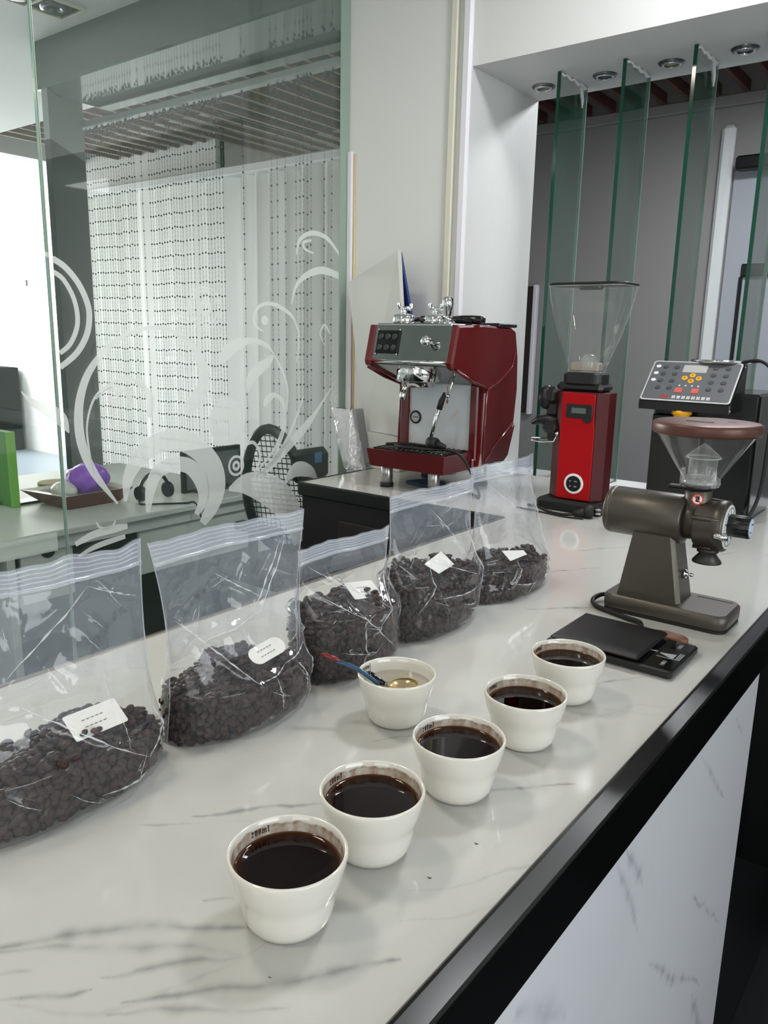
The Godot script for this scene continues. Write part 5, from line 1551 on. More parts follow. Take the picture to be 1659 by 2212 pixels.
# ------------------------------------------------------------------ things on the bar top
func build_tabletop() -> void:
	cups()
	bags()
	brew_scale()
	var cf := thing("white_carton", "white carton with its lid standing up behind the red espresso machine", "carton", Vector3(-1.70, CT, -2.185))
	var bx := S()
	box(bx, Vector3(0.03, 0.062, -0.015), Vector3(0.17, 0.124, 0.10), 0.002)
	obj("body", bx, mat("carton_white", c8(205, 207, 203), 0.6), cf)
	# the lid: a board leaning back with a blue inner face, taller at its right side
	var ld := S()
	flat(ld)
	var f := [Vector3(-0.090, 0.124, -0.02), Vector3(0.172, 0.128, 0.070), Vector3(0.142, 0.719, 0.108), Vector3(-0.178, 0.639, -0.03)]
	slab(ld, f, Vector3(0.010, 0.0, -0.006))
	obj("lid", ld, M.carton_white, cf)
	var lb := S()
	flat(lb)
	slab(lb, [Vector3(-0.10, 0.505, -0.040), Vector3(0.184, 0.505, 0.080), Vector3(0.1445, 0.717, 0.100), Vector3(-0.165, 0.63, -0.043)], Vector3(0.004, 0.0, -0.006))
	obj("lining", lb, M.blue, cf)
	var fb := thing("foil_bag", "crumpled pale foil bag standing by the glass behind the espresso machine", "bag", Vector3(-1.775, CT, -2.04))
	foil_bag(fb)
	var bp := S()
	ext(bp, PackedVector2Array([Vector2(-0.05, -0.03), Vector2(0.02, -0.05), Vector2(0.07, -0.02), Vector2(0.055, 0.04), Vector2(-0.02, 0.05)]), 0.0, 0.012, 0.003, upf(Vector3(-1.39, CT, -2.02)))
	tag(obj("blue_cloth", bp, mat("cloth_blue", c8(40, 52, 84), 0.8)), "folded dark blue cloth under the espresso machine", "cloth")
	# crumbs
	var cl := ["larger dark crumb beside the second cup of coffee from the front", "curled dark crumb between the nearest cups and the black rail", "tiny dark speck in front of the nearest cup"]
	var cp := [Vector3(-0.318, CT, -0.565), Vector3(-0.325, CT, -0.499), Vector3(-0.354, CT, -0.337)]
	for k in 3:
		var s := S()
		var q := 0.0008 if k < 2 else 0.0005
		tube(s, [Vector3(-2 * q, q * 0.6, 0), Vector3(0, q * 0.8, q), Vector3(1.5 * q, q * 0.6, 0), Vector3(2.4 * q, q * 0.5, -1.4 * q)], [q * 0.3, q * 0.5, q * 0.5, q * 0.2], 6)
		var o := obj("crumb", s, M.ink)
		o.position = cp[k]
		tag(o, cl[k], "crumb")

func slab(st: SurfaceTool, f: Array, push: Vector3) -> void:
	quad(st, f[0], f[1], f[2], f[3])
	quad(st, f[3] + push, f[2] + push, f[1] + push, f[0] + push)
	for k in 4:
		var j := (k + 1) % 4
		quad(st, f[j], f[k], f[k] + push, f[j] + push)

func foil_bag(t: Node3D) -> void:
	var nz := noise(13.0, FastNoiseLite.TYPE_CELLULAR, 3, 55)
	nz.cellular_return_type = FastNoiseLite.RETURN_DISTANCE
	nz.domain_warp_enabled = true
	nz.domain_warp_amplitude = 0.05
	nz.domain_warp_frequency = 9.0
	var st := S()
	smooth(st)
	var g := []
	var n := 64
	var m := 60
	for i in m + 1:
		var v := float(i) / m
		var row := []
		for j in n:
			var a := TAU * j / n
			var wid := lerpf(0.042, 0.050, sin(v * PI) * 0.5) * (1.0 if v < 0.85 else 1.0 + (v - 0.85) * 0.5)
			var dep := lerpf(0.034, 0.006, v * v)
			var c := Vector3(0.035 - 0.062 * v, 0.001 + 0.200 * v, -0.06)
			var p := c + Vector3(cos(a) * wid, 0, sin(a) * dep)
			if i > 0: p += Vector3(cos(a), 0.15, sin(a)) * (nz.get_noise_3d(p.x, p.y * 0.6, p.z) + 0.55) * 0.017
			if i == m: p.y += 0.006 * sin(j * 0.8)
			row.append(p)
		g.append(row)
	for i in m:
		for j in n:
			var k := (j + 1) % n
			tri(st, g[i][k], g[i][j], g[i + 1][j])
			tri(st, g[i][k], g[i + 1][j], g[i + 1][k])
	for j in range(1, n - 1): tri(st, g[m][0], g[m][j + 1], g[m][j])
	obj("sleeve", st, M.foil, t)
	var sb := S()
	box(sb, Vector3(0.050, 0.10, -0.085), Vector3(0.016, 0.195, 0.05), 0.004, Transform3D(Basis(Vector3(0, 0, 1), 0.20), Vector3(0.012, 0.004, 0)))
	obj("grey_strip", sb, mat("strip_grey", c8(140, 142, 142), 0.4), t)  # grey strip at the right of the bag

func cups() -> void:
	var prof := [Vector2(0.0, 0.001), Vector2(0.022, 0.0), Vector2(0.0290, 0.0008), Vector2(0.0328, 0.0036), Vector2(0.0358, 0.0095), Vector2(0.0376, 0.0175), Vector2(0.0387, 0.0255), Vector2(0.0395, 0.0300), Vector2(0.0412, 0.0345), Vector2(0.0434, 0.0400), Vector2(0.0451, 0.0465), Vector2(0.0466, 0.0535), Vector2(0.0474, 0.0585), Vector2(0.0473, 0.0604), Vector2(0.0466, 0.0614), Vector2(0.0455, 0.0615), Vector2(0.0447, 0.0606), Vector2(0.0436, 0.055), Vector2(0.0424, 0.047), Vector2(0.0400, 0.038), Vector2(0.0365, 0.026), Vector2(0.031, 0.013), Vector2(0.022, 0.0075), Vector2(0.0, 0.007)]
	var cupmesh := S()
	lathe(cupmesh, prof, 72)
	var cm := done(cupmesh)
	var cof := coffee_surface()
	var at := [Vector2(-0.386, -0.389), Vector2(-0.389, -0.499), Vector2(-0.380, -0.629), Vector2(-0.376, -0.765), Vector2(-0.388, -0.904), Vector2(-0.521, -0.712)]
	var turn := [-166.0, -181.0, -171.0, -179.0, -177.0, -186.0]
	var label := ["nearest white cupping bowl of black coffee, at the front of the row", "second white cupping bowl of black coffee from the front", "middle white cupping bowl of black coffee in the row of five", "fourth white cupping bowl of black coffee from the front", "farthest white cupping bowl of black coffee, beside the black scale", "white cupping bowl of clear water beside the bean bags"]
	for k in 6:
		var t := thing("cupping_bowl", label[k], "bowl", Vector3(at[k].x, CT, at[k].y), 0.0, "white cupping bowls")
		put("bowl", cm, M.porcelain, t)
		measure_mark(t, "200ml", turn[k], 0.0535 if k < 5 else 0.0562)
		if k == 5: measure_mark(t, "150ml", turn[k] - 1.0, 0.0497)
		var lv: float = [0.0470, 0.0478, 0.0485, 0.0470, 0.0470, 0.046][k]
		if k < 5:
			var c := put("residue", residue(lv, 40 + k), M.stain, t)
			c.rotation.y = 1.3 * k
			tag(c, "brown coffee residue ring", "")
			var q := put("coffee", cof, M.coffee, thing("coffee", "black coffee filling " + ["the nearest bowl", "the second bowl from the front", "the middle bowl of the row", "the fourth bowl from the front", "the farthest bowl by the scale"][k], "coffee", Vector3(at[k].x, CT + lv, at[k].y), 0.0, "coffee in the bowls"))
			q.name = "surface"
		else:
			var w := S()
			cyl(w, 0.0375, -0.020, 0.0, 0.0004, 48, Transform3D.IDENTITY, 0.0419)
			var wo := obj("water", w, M.water)
			wo.position = Vector3(at[k].x, CT + lv, at[k].y)
			tag(wo, "pale clear water in the bowl with the spoons", "water")
	spoons(Vector3(at[5].x, CT, at[5].y))

func coffee_surface() -> ArrayMesh:
	var st := S()
	smooth(st)
	var r := [0.0, 0.020, 0.030, 0.0350, 0.0385, 0.0405, 0.0417, 0.0422]
	var y := [0.0, 0.0, 0.0, 0.0, 0.0, 0.0003, 0.0008, 0.0014]
	var col := [Color(0.0045, 0.0028, 0.002), Color(0.0045, 0.0028, 0.002), Color(0.005, 0.003, 0.002), Color(0.009, 0.0035, 0.0018), Color(0.022, 0.007, 0.0025), Color(0.045, 0.015, 0.005), Color(0.075, 0.028, 0.010), Color(0.13, 0.06, 0.025)]
	for i in 7:
		for k in 64:
			var a := TAU * k / 64
			var b := TAU * (k + 1) / 64
			var p := [[a, i], [b, i], [b, i + 1], [a, i + 1]]
			var v := []
			for q in p: v.append([Vector3(cos(q[0]) * r[q[1]], y[q[1]], sin(q[0]) * r[q[1]]), col[q[1]]])
			for id in ([1, 0, 3, 1, 3, 2] if i > 0 else [0, 3, 2]):
				pass
			var order := [[1, 0, 3], [1, 3, 2]] if i > 0 else [[0, 3, 2]]
			for o in order:
				# seen from above: reversed for clockwise fronts
				for e in [o[0], o[2], o[1]]:
					st.set_color(v[e][1])
					st.add_vertex(v[e][0])
	return done(st)

func residue(lv: float, rnd: int) -> ArrayMesh:
	var st := S()
	smooth(st)
	var nz := noise(2.2, FastNoiseLite.TYPE_SIMPLEX_SMOOTH, 3, rnd)
	var fine := noise(60.0, FastNoiseLite.TYPE_SIMPLEX_SMOOTH, 3, rnd + 9)
	var prof := func(y: float) -> float: return lerpf(0.0424, 0.0446, clampf((y - 0.047) / 0.0135, 0.0, 1.0)) - 0.00022
	var n := 144
	var rows := 14
	var pt := func(k: int, r: int) -> Array:
		var a := TAU * (k % n) / n
		var top := 0.0572 + 0.0026 * nz.get_noise_2d(cos(a), sin(a))
		var y := lerpf(lv - 0.0004, top, float(r) / rows)
		var line := maxf(0.0, 1.0 - absf(float(r) / rows - 0.80 - 0.10 * nz.get_noise_2d(cos(a) * 3.0, sin(a) * 3.0)) * 6.0)
		var f := fine.get_noise_3d(cos(a) * 0.3, y * 4.0, sin(a) * 0.3)
		var al := clampf(0.26 + 0.34 * nz.get_noise_2d(cos(a) * 2.0 + 4.0, sin(a) * 2.0) + 0.18 * f + 0.30 * line * (0.5 + nz.get_noise_2d(cos(a) * 5.0, sin(a) * 5.0)), 0.02, 0.6)
		if r == rows: al = 0.0
		if r == 0: al = 0.75
		return [Vector3(cos(a) * prof.call(y), y, sin(a) * prof.call(y)), Color(0.32, 0.14, 0.035, al)]
	for k in n:
		for r in rows:
			var v := [pt.call(k, r), pt.call(k + 1, r), pt.call(k + 1, r + 1), pt.call(k, r + 1)]
			for o in [[0, 1, 2], [0, 2, 3]]:
				for e in [o[0], o[2], o[1]]:
					st.set_color(v[e][1])
					st.add_vertex(v[e][0])
	return done(st)

func measure_mark(t: Node3D, s: String, deg: float, y: float) -> void:
	var st := S()
	var r := (lerpf(0.0424, 0.0436, (y - 0.047) / 0.008) if y > 0.047 else lerpf(0.0400, 0.0424, (y - 0.038) / 0.009)) - 0.0005
	var w := [0.0032, 0.0032, 0.0032, 0.0046, 0.0020]
	var x := -0.0095
	for k in s.length():
		x += w[k] / 2
		glyph(st, s[k], deg_to_rad(deg) + x / r, r, y)
		x += w[k] / 2 + 0.0004
	var a0 := deg_to_rad(deg) - 0.0122 / r
	for i in 3:
		var a := a0 - 0.0012 * (2 - i) / r
		box(st, Vector3.ZERO, Vector3(0.0014, 0.0009, 0.0002), 0.0, Transform3D(Basis(Vector3(-sin(a), 0, cos(a)), Vector3.UP, Vector3(-cos(a), 0, -sin(a))), Vector3(cos(a) * r, y - 0.001, sin(a) * r)))
	put("measure_mark", st.commit(), M.ink, t)

func glyph(st: SurfaceTool, s: String, a: float, r: float, y: float) -> void:
	var b := Basis(Vector3(-sin(a), 0, cos(a)) * 0.62, Vector3.UP, Vector3(-cos(a), 0, -sin(a)))
	words(st, s, 0.0074, Transform3D(b, Vector3(cos(a) * r, y, sin(a) * r)), "Droid Serif", 0.0002, true)

func spoons(c: Vector3) -> void:
	# a golden round spoon and a painted stirrer leaning on the rim
	var t := thing("cupping_spoon", "golden round cupping spoon with a black handle lying in the water bowl", "spoon", c)
	var b := S()
	var xf := Transform3D(Basis(Vector3.UP, 0.5) * Basis(Vector3(0, 0, 1), 0.08), Vector3(0.009, 0.0462, -0.001))
	lathe(b, [Vector2(0.0, -0.006), Vector2(0.010, -0.0048), Vector2(0.016, -0.0022), Vector2(0.0188, 0.0008), Vector2(0.0184, 0.0014), Vector2(0.0155, -0.0012), Vector2(0.0095, -0.0038), Vector2(0.0, -0.0048)], 36, xf)
	obj("spoon_bowl", b, M.gold, t)
	var h := S()
	tube(h, [Vector3(-0.006, 0.0468, 0.010), Vector3(-0.011, 0.048, 0.014), Vector3(-0.016, 0.050, 0.0165)], 0.0028, 10)
	obj("neck", h, M.steel, t)
	var g := S()
	tube(g, [Vector3(-0.008, 0.0478, 0.0125), Vector3(-0.014, 0.050, 0.0155), Vector3(-0.020, 0.053, 0.0168), Vector3(-0.026, 0.0565, 0.018), Vector3(-0.029, 0.058, 0.0185)], [0.0026, 0.0042, 0.0046, 0.0042, 0.0022], 12)
	obj("black_handle", g, M.black_gloss, t)
	var p := thing("coffee_stirrer", "thin blue and red stirrer leaning over the rim of the water bowl", "stirrer", c)
	var q := S()
	tube(q, spline([Vector3(-0.010, 0.050, 0.022), Vector3(-0.028, 0.0610, 0.028), Vector3(-0.038, 0.0652, 0.0305), Vector3(-0.052, 0.0700, 0.037), Vector3(-0.060, 0.0715, 0.041)], 4), 0.0026, 10)
	obj("blue_shaft", q, mat("stirrer_blue", c8(28, 72, 104), 0.2), p)
	var r := S()
	tube(r, [Vector3(-0.055, 0.0725, 0.0385), Vector3(-0.064, 0.0755, 0.043), Vector3(-0.072, 0.0785, 0.048), Vector3(-0.077, 0.080, 0.051)], [0.0018, 0.0030, 0.0030, 0.0012], 10)
	obj("red_tip", r, mat("stirrer_red", c8(112, 26, 28), 0.2), p)

func brew_scale() -> void:
	var t := thing("brew_scale", "black flat brewing scale with a raised weighing plate", "scale", Vector3(-0.390, CT, -1.102))
	var b := S()
	ext(b, rrect(0.190, 0.124, 0.006, 4), 0.003, 0.0135, 0.002, upf())
	obj("body", b, M.black_plastic, t)
	for f in [[-0.085, 0.05], [0.085, 0.05], [-0.085, -0.05], [0.085, -0.05]]:
		var ft := S()
		cyl(ft, 0.007, 0.0, 0.0035, 0.0005, 12, Transform3D(Basis.IDENTITY, Vector3(f[0], 0, f[1])))
		obj("foot", ft, M.rubber, t)
	var p := S()
	ext(p, rrect(0.135, 0.128, 0.004, 4, Vector2(-0.0195, 0.0)), 0.0165, 0.0238, 0.0032, upf())
	obj("weighing_plate", p, mat("plate_black", c8(15, 15, 17), 0.42), t)
	obj("plate_support", boxm(Vector3(-0.0195, 0.0148, 0), Vector3(0.09, 0.004, 0.09), 0.001), M.black_matte, t)
	var gl := S()
	ext(gl, rrect(0.044, 0.118, 0.003, 4, Vector2(0.071, 0.0)), 0.013, 0.0141, 0.0004, upf())
	var face_o := obj("control_face", gl, M.black_gloss, t)
	# white print: a dripper mark with bars, two key signs and a small block
	var xf := upf(Vector3(0.071, 0.0141, 0.0)) * Transform3D(Basis(Vector3(0, 0, 1), -0.5 * PI), Vector3.ZERO)
	var mk := S()
	ext(mk, PackedVector2Array([Vector2(-0.003, 0.010), Vector2(0.017, 0.010), Vector2(0.004, -0.012), Vector2(0.002, -0.012)]), 0.0, 0.0004, 0.0, xf)
	for k in 3: ext(mk, rrect(0.028, 0.0012, 0.0003, 2, Vector2(0.003, 0.0185 - 0.0025 * k)), 0.0, 0.0004, 0.0, xf)
	ext(mk, rrect(0.0012, 0.030, 0.0003, 2, Vector2(0.0165, 0.002)), 0.0, 0.0004, 0.0, xf)
	for s in [-1.0, 1.0]:
		for k in 4:
			ext(mk, rrect(0.0010 if k in [0, 3] else 0.003, 0.0055, 0.0003, 2, Vector2(0.038 * s - 0.008 + 0.0052 * k, 0.004)), 0.0, 0.0004, 0.0, xf)
	ext(mk, rrect(0.0035, 0.011, 0.0003, 2, Vector2(0.0, -0.022)), 0.0, 0.0004, 0.0, xf)
	obj("print", mk, mat("print_grey", c8(150, 152, 154), 0.5), face_o)
	var wn := S()
	ext(wn, rrect(0.034, 0.026, 0.001, 2, Vector2(-0.004, 0.0)), 0.0, 0.0002, 0.0, xf)
	obj("window", wn, mat("window_dark", c8(26, 26, 27), 0.2), face_o)
	var lid := S()
	cyl(lid, 0.030, 0.0, 0.011, 0.002, 32)
	var lo := obj("brown_lid", lid, mat("lid_tan", c8(120, 74, 48), 0.5))
	lo.position = Vector3(-0.348, CT, -1.190)
	tag(lo, "small round brown lid lying behind the black scale", "lid")
	lo.scale = Vector3(1.0, 1.0, 0.5)

# ------------------------------------------------------------------ bags of beans
func bags() -> void:
	var bean := bean_mesh()
	# bottom left z, bottom right z, top left z, top right z, height, fill height, depth, centre x, seed, what it is
	var list := [
		[-0.240, -0.490, -0.235, -0.488, 0.238, 0.060, 0.130, -0.690, 3, "nearest clear zip bag of coffee beans, cut by the left edge of the photo"],
		[-0.497, -0.712, -0.474, -0.708, 0.241, 0.062, 0.130, -0.684, 8, "second clear zip bag of coffee beans from the front, with a bright diagonal crease"],
		[-0.709, -0.902, -0.704, -0.899, 0.184, 0.092, 0.130, -0.684, 15, "third clear zip bag of beans, the shortest one, behind the water bowl"],
		[-0.898, -1.128, -0.908, -1.150, 0.224, 0.090, 0.124, -0.682, 22, "fourth clear zip bag of coffee beans from the front, nearest the espresso machine"],
		[-1.135, -1.385, -1.138, -1.368, 0.240, 0.060, 0.120, -0.676, 29, "farthest clear zip bag of coffee beans, before the red grinder"]]
	var slip := [["small white paper slip on the beans of the nearest bag", -0.40, 0.0], ["rounded white label on the beans of the second bag", -0.63, 0.1], ["white printed paper slip on the beans of the third bag", -0.815, -0.15], ["white paper slip on the beans of the fourth bag", -1.00, 0.15], ["white triangular paper slip on the beans of the farthest bag", -1.24, 0.05]]
	for k in 5: bag(list[k], bean, k, slip[k])

func half_depth(u: float, y: float, H: float, fill: float, D: float) -> float:
	var e := pow(maxf(0.0, 1.0 - pow(absf(2.0 * u - 1.0), 2.6)), 0.55)
	var p := 1.0
	if y < 0.022: p = 0.80 + 0.20 * sqrt(y / 0.022)
	if y > fill:
		var t := clampf((y - fill) / (H * 0.88 - fill), 0.0, 1.0)
		p = lerpf(1.0, 0.02, pow(t, 0.75))
	return maxf(0.0012, D * 0.5 * e * p)

# main folds of each bag as [u, v, u, v] over its front sheet
const CREASES := [
	[[0.30, 0.60, 0.72, 0.86], [0.72, 0.86, 0.95, 0.76], [0.28, 0.52, 0.80, 0.12], [0.80, 0.12, 0.95, 0.24], [0.55, 0.07, 0.80, 0.06], [0.9, 0.3, 0.96, 0.08]],
	[[0.86, 0.86, 0.58, 0.55], [0.82, 0.86, 0.54, 0.57], [0.58, 0.55, 0.12, 0.50], [0.03, 0.62, 0.40, 0.24], [0.40, 0.26, 0.62, 0.29], [0.62, 0.29, 0.86, 0.33], [0.50, 0.26, 0.55, 0.08], [0.86, 0.33, 0.9, 0.12], [0.72, 0.28, 0.8, 0.1], [0.35, 0.78, 0.6, 0.62]],
	[[0.02, 0.74, 0.70, 0.14], [0.10, 0.86, 0.5, 0.58], [0.95, 0.80, 0.40, 0.32], [0.3, 0.6, 0.32, 0.1], [0.15, 0.25, 0.45, 0.2]],
	[[0.10, 0.60, 0.75, 0.35], [0.45, 0.84, 0.70, 0.50], [0.86, 0.76, 0.80, 0.12], [0.10, 0.2, 0.25, 0.52], [0.2, 0.3, 0.75, 0.27], [0.5, 0.2, 0.7, 0.16]],
	[[0.20, 0.86, 0.70, 0.50], [0.90, 0.86, 0.85, 0.2], [0.30, 0.3, 0.2, 0.1], [0.4, 0.45, 0.7, 0.3], [0.2, 0.14, 0.5, 0.1]]]

func bag(b: Array, bean: ArrayMesh, idx: int, slip: Array) -> void:
	var H: float = b[4]
	var fill: float = b[5]
	var D: float = b[6]
	var xc: float = b[7]
	var rnd: int = b[8]
	var t := thing("bean_bag", b[9], "bag", Vector3(xc, CT, (b[0] + b[1]) / 2), 0.0, "clear zip bags of coffee beans")
	var zc: float = (b[0] + b[1]) / 2
	var big := noise(9.0, FastNoiseLite.TYPE_SIMPLEX, 3, rnd)
	var crease := noise(13.0, FastNoiseLite.TYPE_CELLULAR, 2, rnd + 50)
	crease.cellular_return_type = FastNoiseLite.RETURN_DISTANCE2_SUB
	var zat := func(u: float, y: float) -> float:
		var v := y / H
		var left := lerpf(b[0], b[2], v) - 0.016 * sin(v * PI) * (1.0 if fill < 0.08 else 0.35)
		var right := lerpf(b[1], b[3], v) + 0.006 * sin(v * PI)
		return lerpf(left, right, u) - zc
	var nu := 100
	var nv := 110
	rng.seed = rnd * 17
	var lines: Array = CREASES[idx].duplicate()
	for k in 12:
		var a0 := Vector2(rng.randf_range(0.08, 0.92), rng.randf_range(0.12, 0.82))
		var dirv := Vector2(rng.randf_range(0.08, 0.22), 0).rotated(rng.randf() * TAU)
		lines.append([a0.x, a0.y, a0.x + dirv.x, a0.y + dirv.y])
	var width: float = absf(b[1] - b[0])
	var pt := func(side: float, u: float, y: float) -> Vector3:
		var v := y / H
		var z: float = zat.call(u, y)
		var hd := half_depth(u, y, H, fill, D)
		var body := smoothstep(0.0, 0.25, u) * smoothstep(1.0, 0.75, u)
		var amp := 0.0030 if y < fill else 0.0090 * sin(clampf((y - fill) / (H * 0.90 - fill), 0.0, 1.0) * PI * 0.9 + 0.25)
		if y > H * 0.88: amp = 0.0012
		var seedshift := 3.0 if side > 0 else 9.0
		var wob := big.get_noise_3d(z * 1.0, y, seedshift) * 0.8 + (crease.get_noise_3d(z * 0.8 + y * 0.5, y - z * 0.3, seedshift)) * 0.9
		if y < fill: wob = absf(wob) * 0.6
		var dx := hd + wob * amp * (0.25 + 0.75 * body)
		if side > 0 and v < 0.88:
			var here := Vector2(u * width, y)
			for q in range(lines.size()):
				var l: Array = lines[q]
				var la := Vector2(l[0] * width, l[1] * H)
				var lb := Vector2(l[2] * width, l[3] * H)
				var tt := clampf((here - la).dot(lb - la) / (lb - la).length_squared(), 0.0, 1.0)
				var ww := 0.006 if q < CREASES[idx].size() else 0.0035
				var dd := (here - la.lerp(lb, tt)).length()
				if dd < ww: dx += ww * 1.0 * (1.0 - dd / ww) * sin(PI * clampf(tt, 0.06, 0.94))
		dx = maxf(dx, 0.0008)
		var lean := 0.010 * v * sin(rnd * 1.7) + (0.005 * sin(u * 7.0 + rnd) + 0.0016 * sin(u * 19.0 + rnd)) * smoothstep(0.5, 1.0, v)
		var yy := y
		if v > 0.85: yy += (0.0022 * sin(u * 17.0 + rnd) + 0.0012 * sin(u * 41.0)) * smoothstep(0.85, 1.0, v) * (1.0 if idx == 0 else 0.45) - 0.010 * (u - 0.5) * (v - 0.85) * (0.0 if idx > 0 else 1.0)
		return Vector3(lean + side * dx, maxf(yy, 0.0008), z)
	var st := S()
	smooth(st)
	var up := S()
	smooth(up)
	for side in [-1.0, 1.0]:
		var prev := []
		for i in nv + 1:
			var y := H * pow(float(i) / nv, 1.15)
			var row := []
			for j in nu + 1: row.append(pt.call(side, float(j) / nu, y))
			if i > 0:
				var to := st if y < fill * 1.55 else up
				for j in nu:
					if side > 0: quad(to, prev[j], prev[j + 1], row[j + 1], row[j])
					else: quad(to, prev[j + 1], prev[j], row[j], row[j + 1])
			prev = row
	# folded bottom
	for j in nu:
		quad(st, pt.call(-1.0, float(j) / nu, 0.0), pt.call(-1.0, float(j + 1) / nu, 0.0), pt.call(1.0, float(j + 1) / nu, 0.0), pt.call(1.0, float(j) / nu, 0.0))
	obj("full_film", st, film_mat(M.film_low), t)
	obj("film", up, film_mat(M.film), t)  # upper part of the same film, haze in its alpha
	# pale tubes along the folds, put in for their highlights
	for q in range(lines.size()):
		var l: Array = lines[q]
		var main: bool = q < CREASES[idx].size()
		var cr := S()
		var pts := []
		var rad := []
		var steps := 26 if main else 14
		for i in steps + 1:
			var tt := float(i) / steps
			var jit := 0.010 * (crease.get_noise_2d(tt * 0.9 + q, rnd * 0.37) + 0.4) * sin(tt * PI)
			var uu := clampf(lerpf(l[0], l[2], tt) + jit, 0.01, 0.99)
			var yy := H * clampf(lerpf(l[1], l[3], tt) + jit * 0.8, 0.03, 0.87)
			pts.append((pt.call(1.0, uu, yy) as Vector3) + Vector3(0.0003, 0, 0))
			rad.append((0.0011 if main else 0.0005) * (0.12 + sin(tt * PI) * (0.55 + 0.45 * sin(tt * 31.0 + q * 2.0))))
		tube(cr, pts, rad, 7)
		obj("fold_highlight", cr, M.crease_glint, t)
	# zip closure: a thick rail with thin ribs above it
	for r in 5:
		var zp := S()
		var line := []
		var y: float = H * [0.895, 0.925, 0.945, 0.963, 0.983][r]
		for j in 41: line.append(pt.call(1.0, j / 40.0, y))
		tube(zp, line, [0.0022, 0.0007, 0.0006, 0.0006, 0.0007][r], 6)
		obj("zip_rail" if r == 0 else "zip_rib", zp, M.film_zip, t)
	var band := S()
	smooth(band)
	var lo_row := []
	for i in 5:
		var y: float = H * (0.90 + 0.1 * i / 4.0)
		var row := []
		for j in 41: row.append((pt.call(1.0, j / 40.0, y) as Vector3) + Vector3(0.0006, 0, 0))
		if i > 0:
			for j in 40: quad(band, lo_row[j], lo_row[j + 1], row[j + 1], row[j])
		lo_row = row
	obj("zip_band", band, M.film_zip, t)
	for s in [0.0, 1.0]:
		var sm := S()
		var line := []
		for i in 30: line.append(pt.call(1.0, s, H * i / 29.0) - Vector3(0.0008, 0, 0))
		tube(sm, line, 0.0007, 5)
		obj("side_seam", sm, M.film_zip, t)
	# the beans: a mass nobody could count
	rng.seed = rnd * 131
	var xf := []
	var cols := []
	var step := 0.0080
	var w: float = absf(b[1] - b[0])
	var top := noise(11.0, FastNoiseLite.TYPE_SIMPLEX_SMOOTH, 2, rnd + 5)
	for iy in int(fill * 1.5 / step) + 1:
		for iz in int(w / step) + 2:
			for ix in int(D / step) + 2:
				var p := Vector3((ix + 0.5 * (iy % 2)) * step - D / 2, iy * step * 0.82 + 0.0045, w / 2 - (iz + 0.5 * ((iy / 2) % 2)) * step)
				p += Vector3(rng.randf_range(-1, 1), rng.randf_range(-0.7, 0.7), rng.randf_range(-1, 1)) * 0.0022
				var u: float = inverse_lerp(zat.call(0.0, p.y), zat.call(1.0, p.y), p.z)
				if u < 0.015 or u > 0.985: continue
				var hd := half_depth(u, minf(p.y, fill), H, fill, D) - 0.0054
				var off := absf(p.x) - hd
				var heap := fill * (0.96 + 0.16 * sin(u * PI) - 0.18 * absf(p.x) / maxf(hd, 0.01) + 0.35 * top.get_noise_2d(p.z, p.x)) - 0.10 * fill * absf(u - 0.45)
				if off > 0.0 or p.y > heap: continue
				if off < -0.019 and p.y < heap - 0.018 and u > 0.1 and u < 0.9: continue
				var s := rng.randf_range(0.88, 1.12)
				var roll := Basis(Vector3.UP, rng.randf() * TAU)
				var out := Vector3.UP if p.y > heap - 0.009 else Vector3(signf(p.x), 0.25, 0.0)
				if rng.randf() < 0.45: out = -out
				out = (out + Vector3(rng.randf_range(-1, 1), rng.randf_range(-1, 1), rng.randf_range(-1, 1)) * 0.55).normalized()
				var side_v := out.cross(Vector3(0.2, 0.3, 0.9)).normalized()
				var q := (Basis(side_v, out, side_v.cross(out)) * roll).scaled(Vector3.ONE * s)
				xf.append(Transform3D(q, p + Vector3(0, 0.0, 0)))
				var k := rng.randf_range(0.7, 1.25) * (1.5 if rng.randf() < 0.02 else 1.0)
				cols.append(Color(0.034 * k, 0.0175 * k, 0.0125 * k))
	var mm := MultiMesh.new()
	mm.transform_format = MultiMesh.TRANSFORM_3D
	mm.use_colors = true
	mm.mesh = bean
	mm.instance_count = xf.size()
	for i in xf.size():
		mm.set_instance_transform(i, xf[i])
		mm.set_instance_color(i, cols[i])
	var mi := MultiMeshInstance3D.new()
	mi.name = numbered("coffee_beans")
	mi.multimesh = mm
	mi.material_override = M.bean
	mi.position = t.position
	add_child(mi, true)
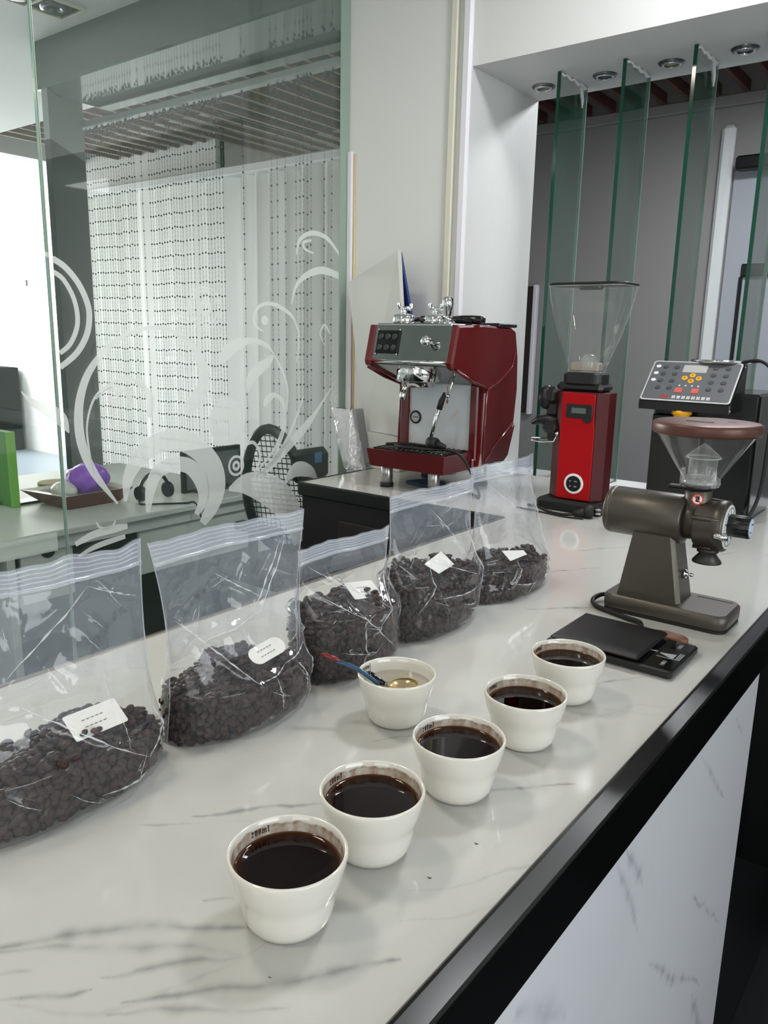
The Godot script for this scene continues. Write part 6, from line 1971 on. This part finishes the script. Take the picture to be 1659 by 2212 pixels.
	tag(mi, "dark roasted coffee beans filling " + ["the nearest bag", "the second bag from the front", "the third, shortest bag", "the fourth bag from the front", "the farthest bag"][idx], "coffee beans", "coffee beans in the zip bags", "stuff")
	# paper slip on top of the beans
	var sp := thing("paper_slip", slip[0], "paper slip", Vector3(xc + 0.026, CT + fill * 1.06 + 0.012, slip[1]), 0.0, "paper slips in the bean bags")
	sp.rotation = Vector3(slip[2], 0.35 * slip[2], -0.62)
	var ps := S()
	var outline := rrect(0.030, 0.058, 0.002, 3)
	if idx == 1: outline = rrect(0.024, 0.056, 0.0115, 6)
	if idx == 4: outline = PackedVector2Array([Vector2(-0.015, -0.026), Vector2(0.010, -0.030), Vector2(0.014, 0.028), Vector2(0.004, 0.030)])
	if idx == 3: outline = PackedVector2Array([Vector2(-0.012, -0.026), Vector2(0.014, -0.018), Vector2(0.016, 0.026), Vector2(-0.014, 0.028)])
	ext(ps, outline, 0.0, 0.0006, 0.0, upf())
	obj("paper", ps, M.paper, sp)
	if idx in [1, 2, 0]:
		var pr := S()
		for r in 2:
			for k in 5: ext(pr, rrect(0.0010, 0.0035, 0.0003, 2, Vector2(0.004 - 0.008 * r, -0.012 + 0.005 * k)), 0.0006, 0.0009, 0.0, upf())
		obj("print", pr, M.paper_print, sp)

func film_mat(m: StandardMaterial3D) -> StandardMaterial3D:
	if not m.normal_enabled:
		grain(m, 0.012, 0.55, 7.0, FastNoiseLite.TYPE_CELLULAR, Vector3(1.0, 1.0, 1.0))
	return m

func bean_mesh() -> ArrayMesh:
	var st := S()
	smooth(st)
	var n := 14
	var k := 9
	var pt := func(i: int, j: int) -> Vector3:
		var v := -PI / 2 + PI * i / k
		var u := TAU * (j % n) / n
		var p := Vector3(sin(v), cos(v) * cos(u), cos(v) * sin(u)) * Vector3(0.0057, 0.0039, 0.0043)
		if p.y < 0: p.y *= 0.42
		if p.y < 0 and absf(p.z) < 0.0012: p.y += 0.0009
		return p
	for i in k:
		for j in n:
			quad(st, pt.call(i, j), pt.call(i, j + 1), pt.call(i + 1, j + 1), pt.call(i + 1, j))
	return done(st)
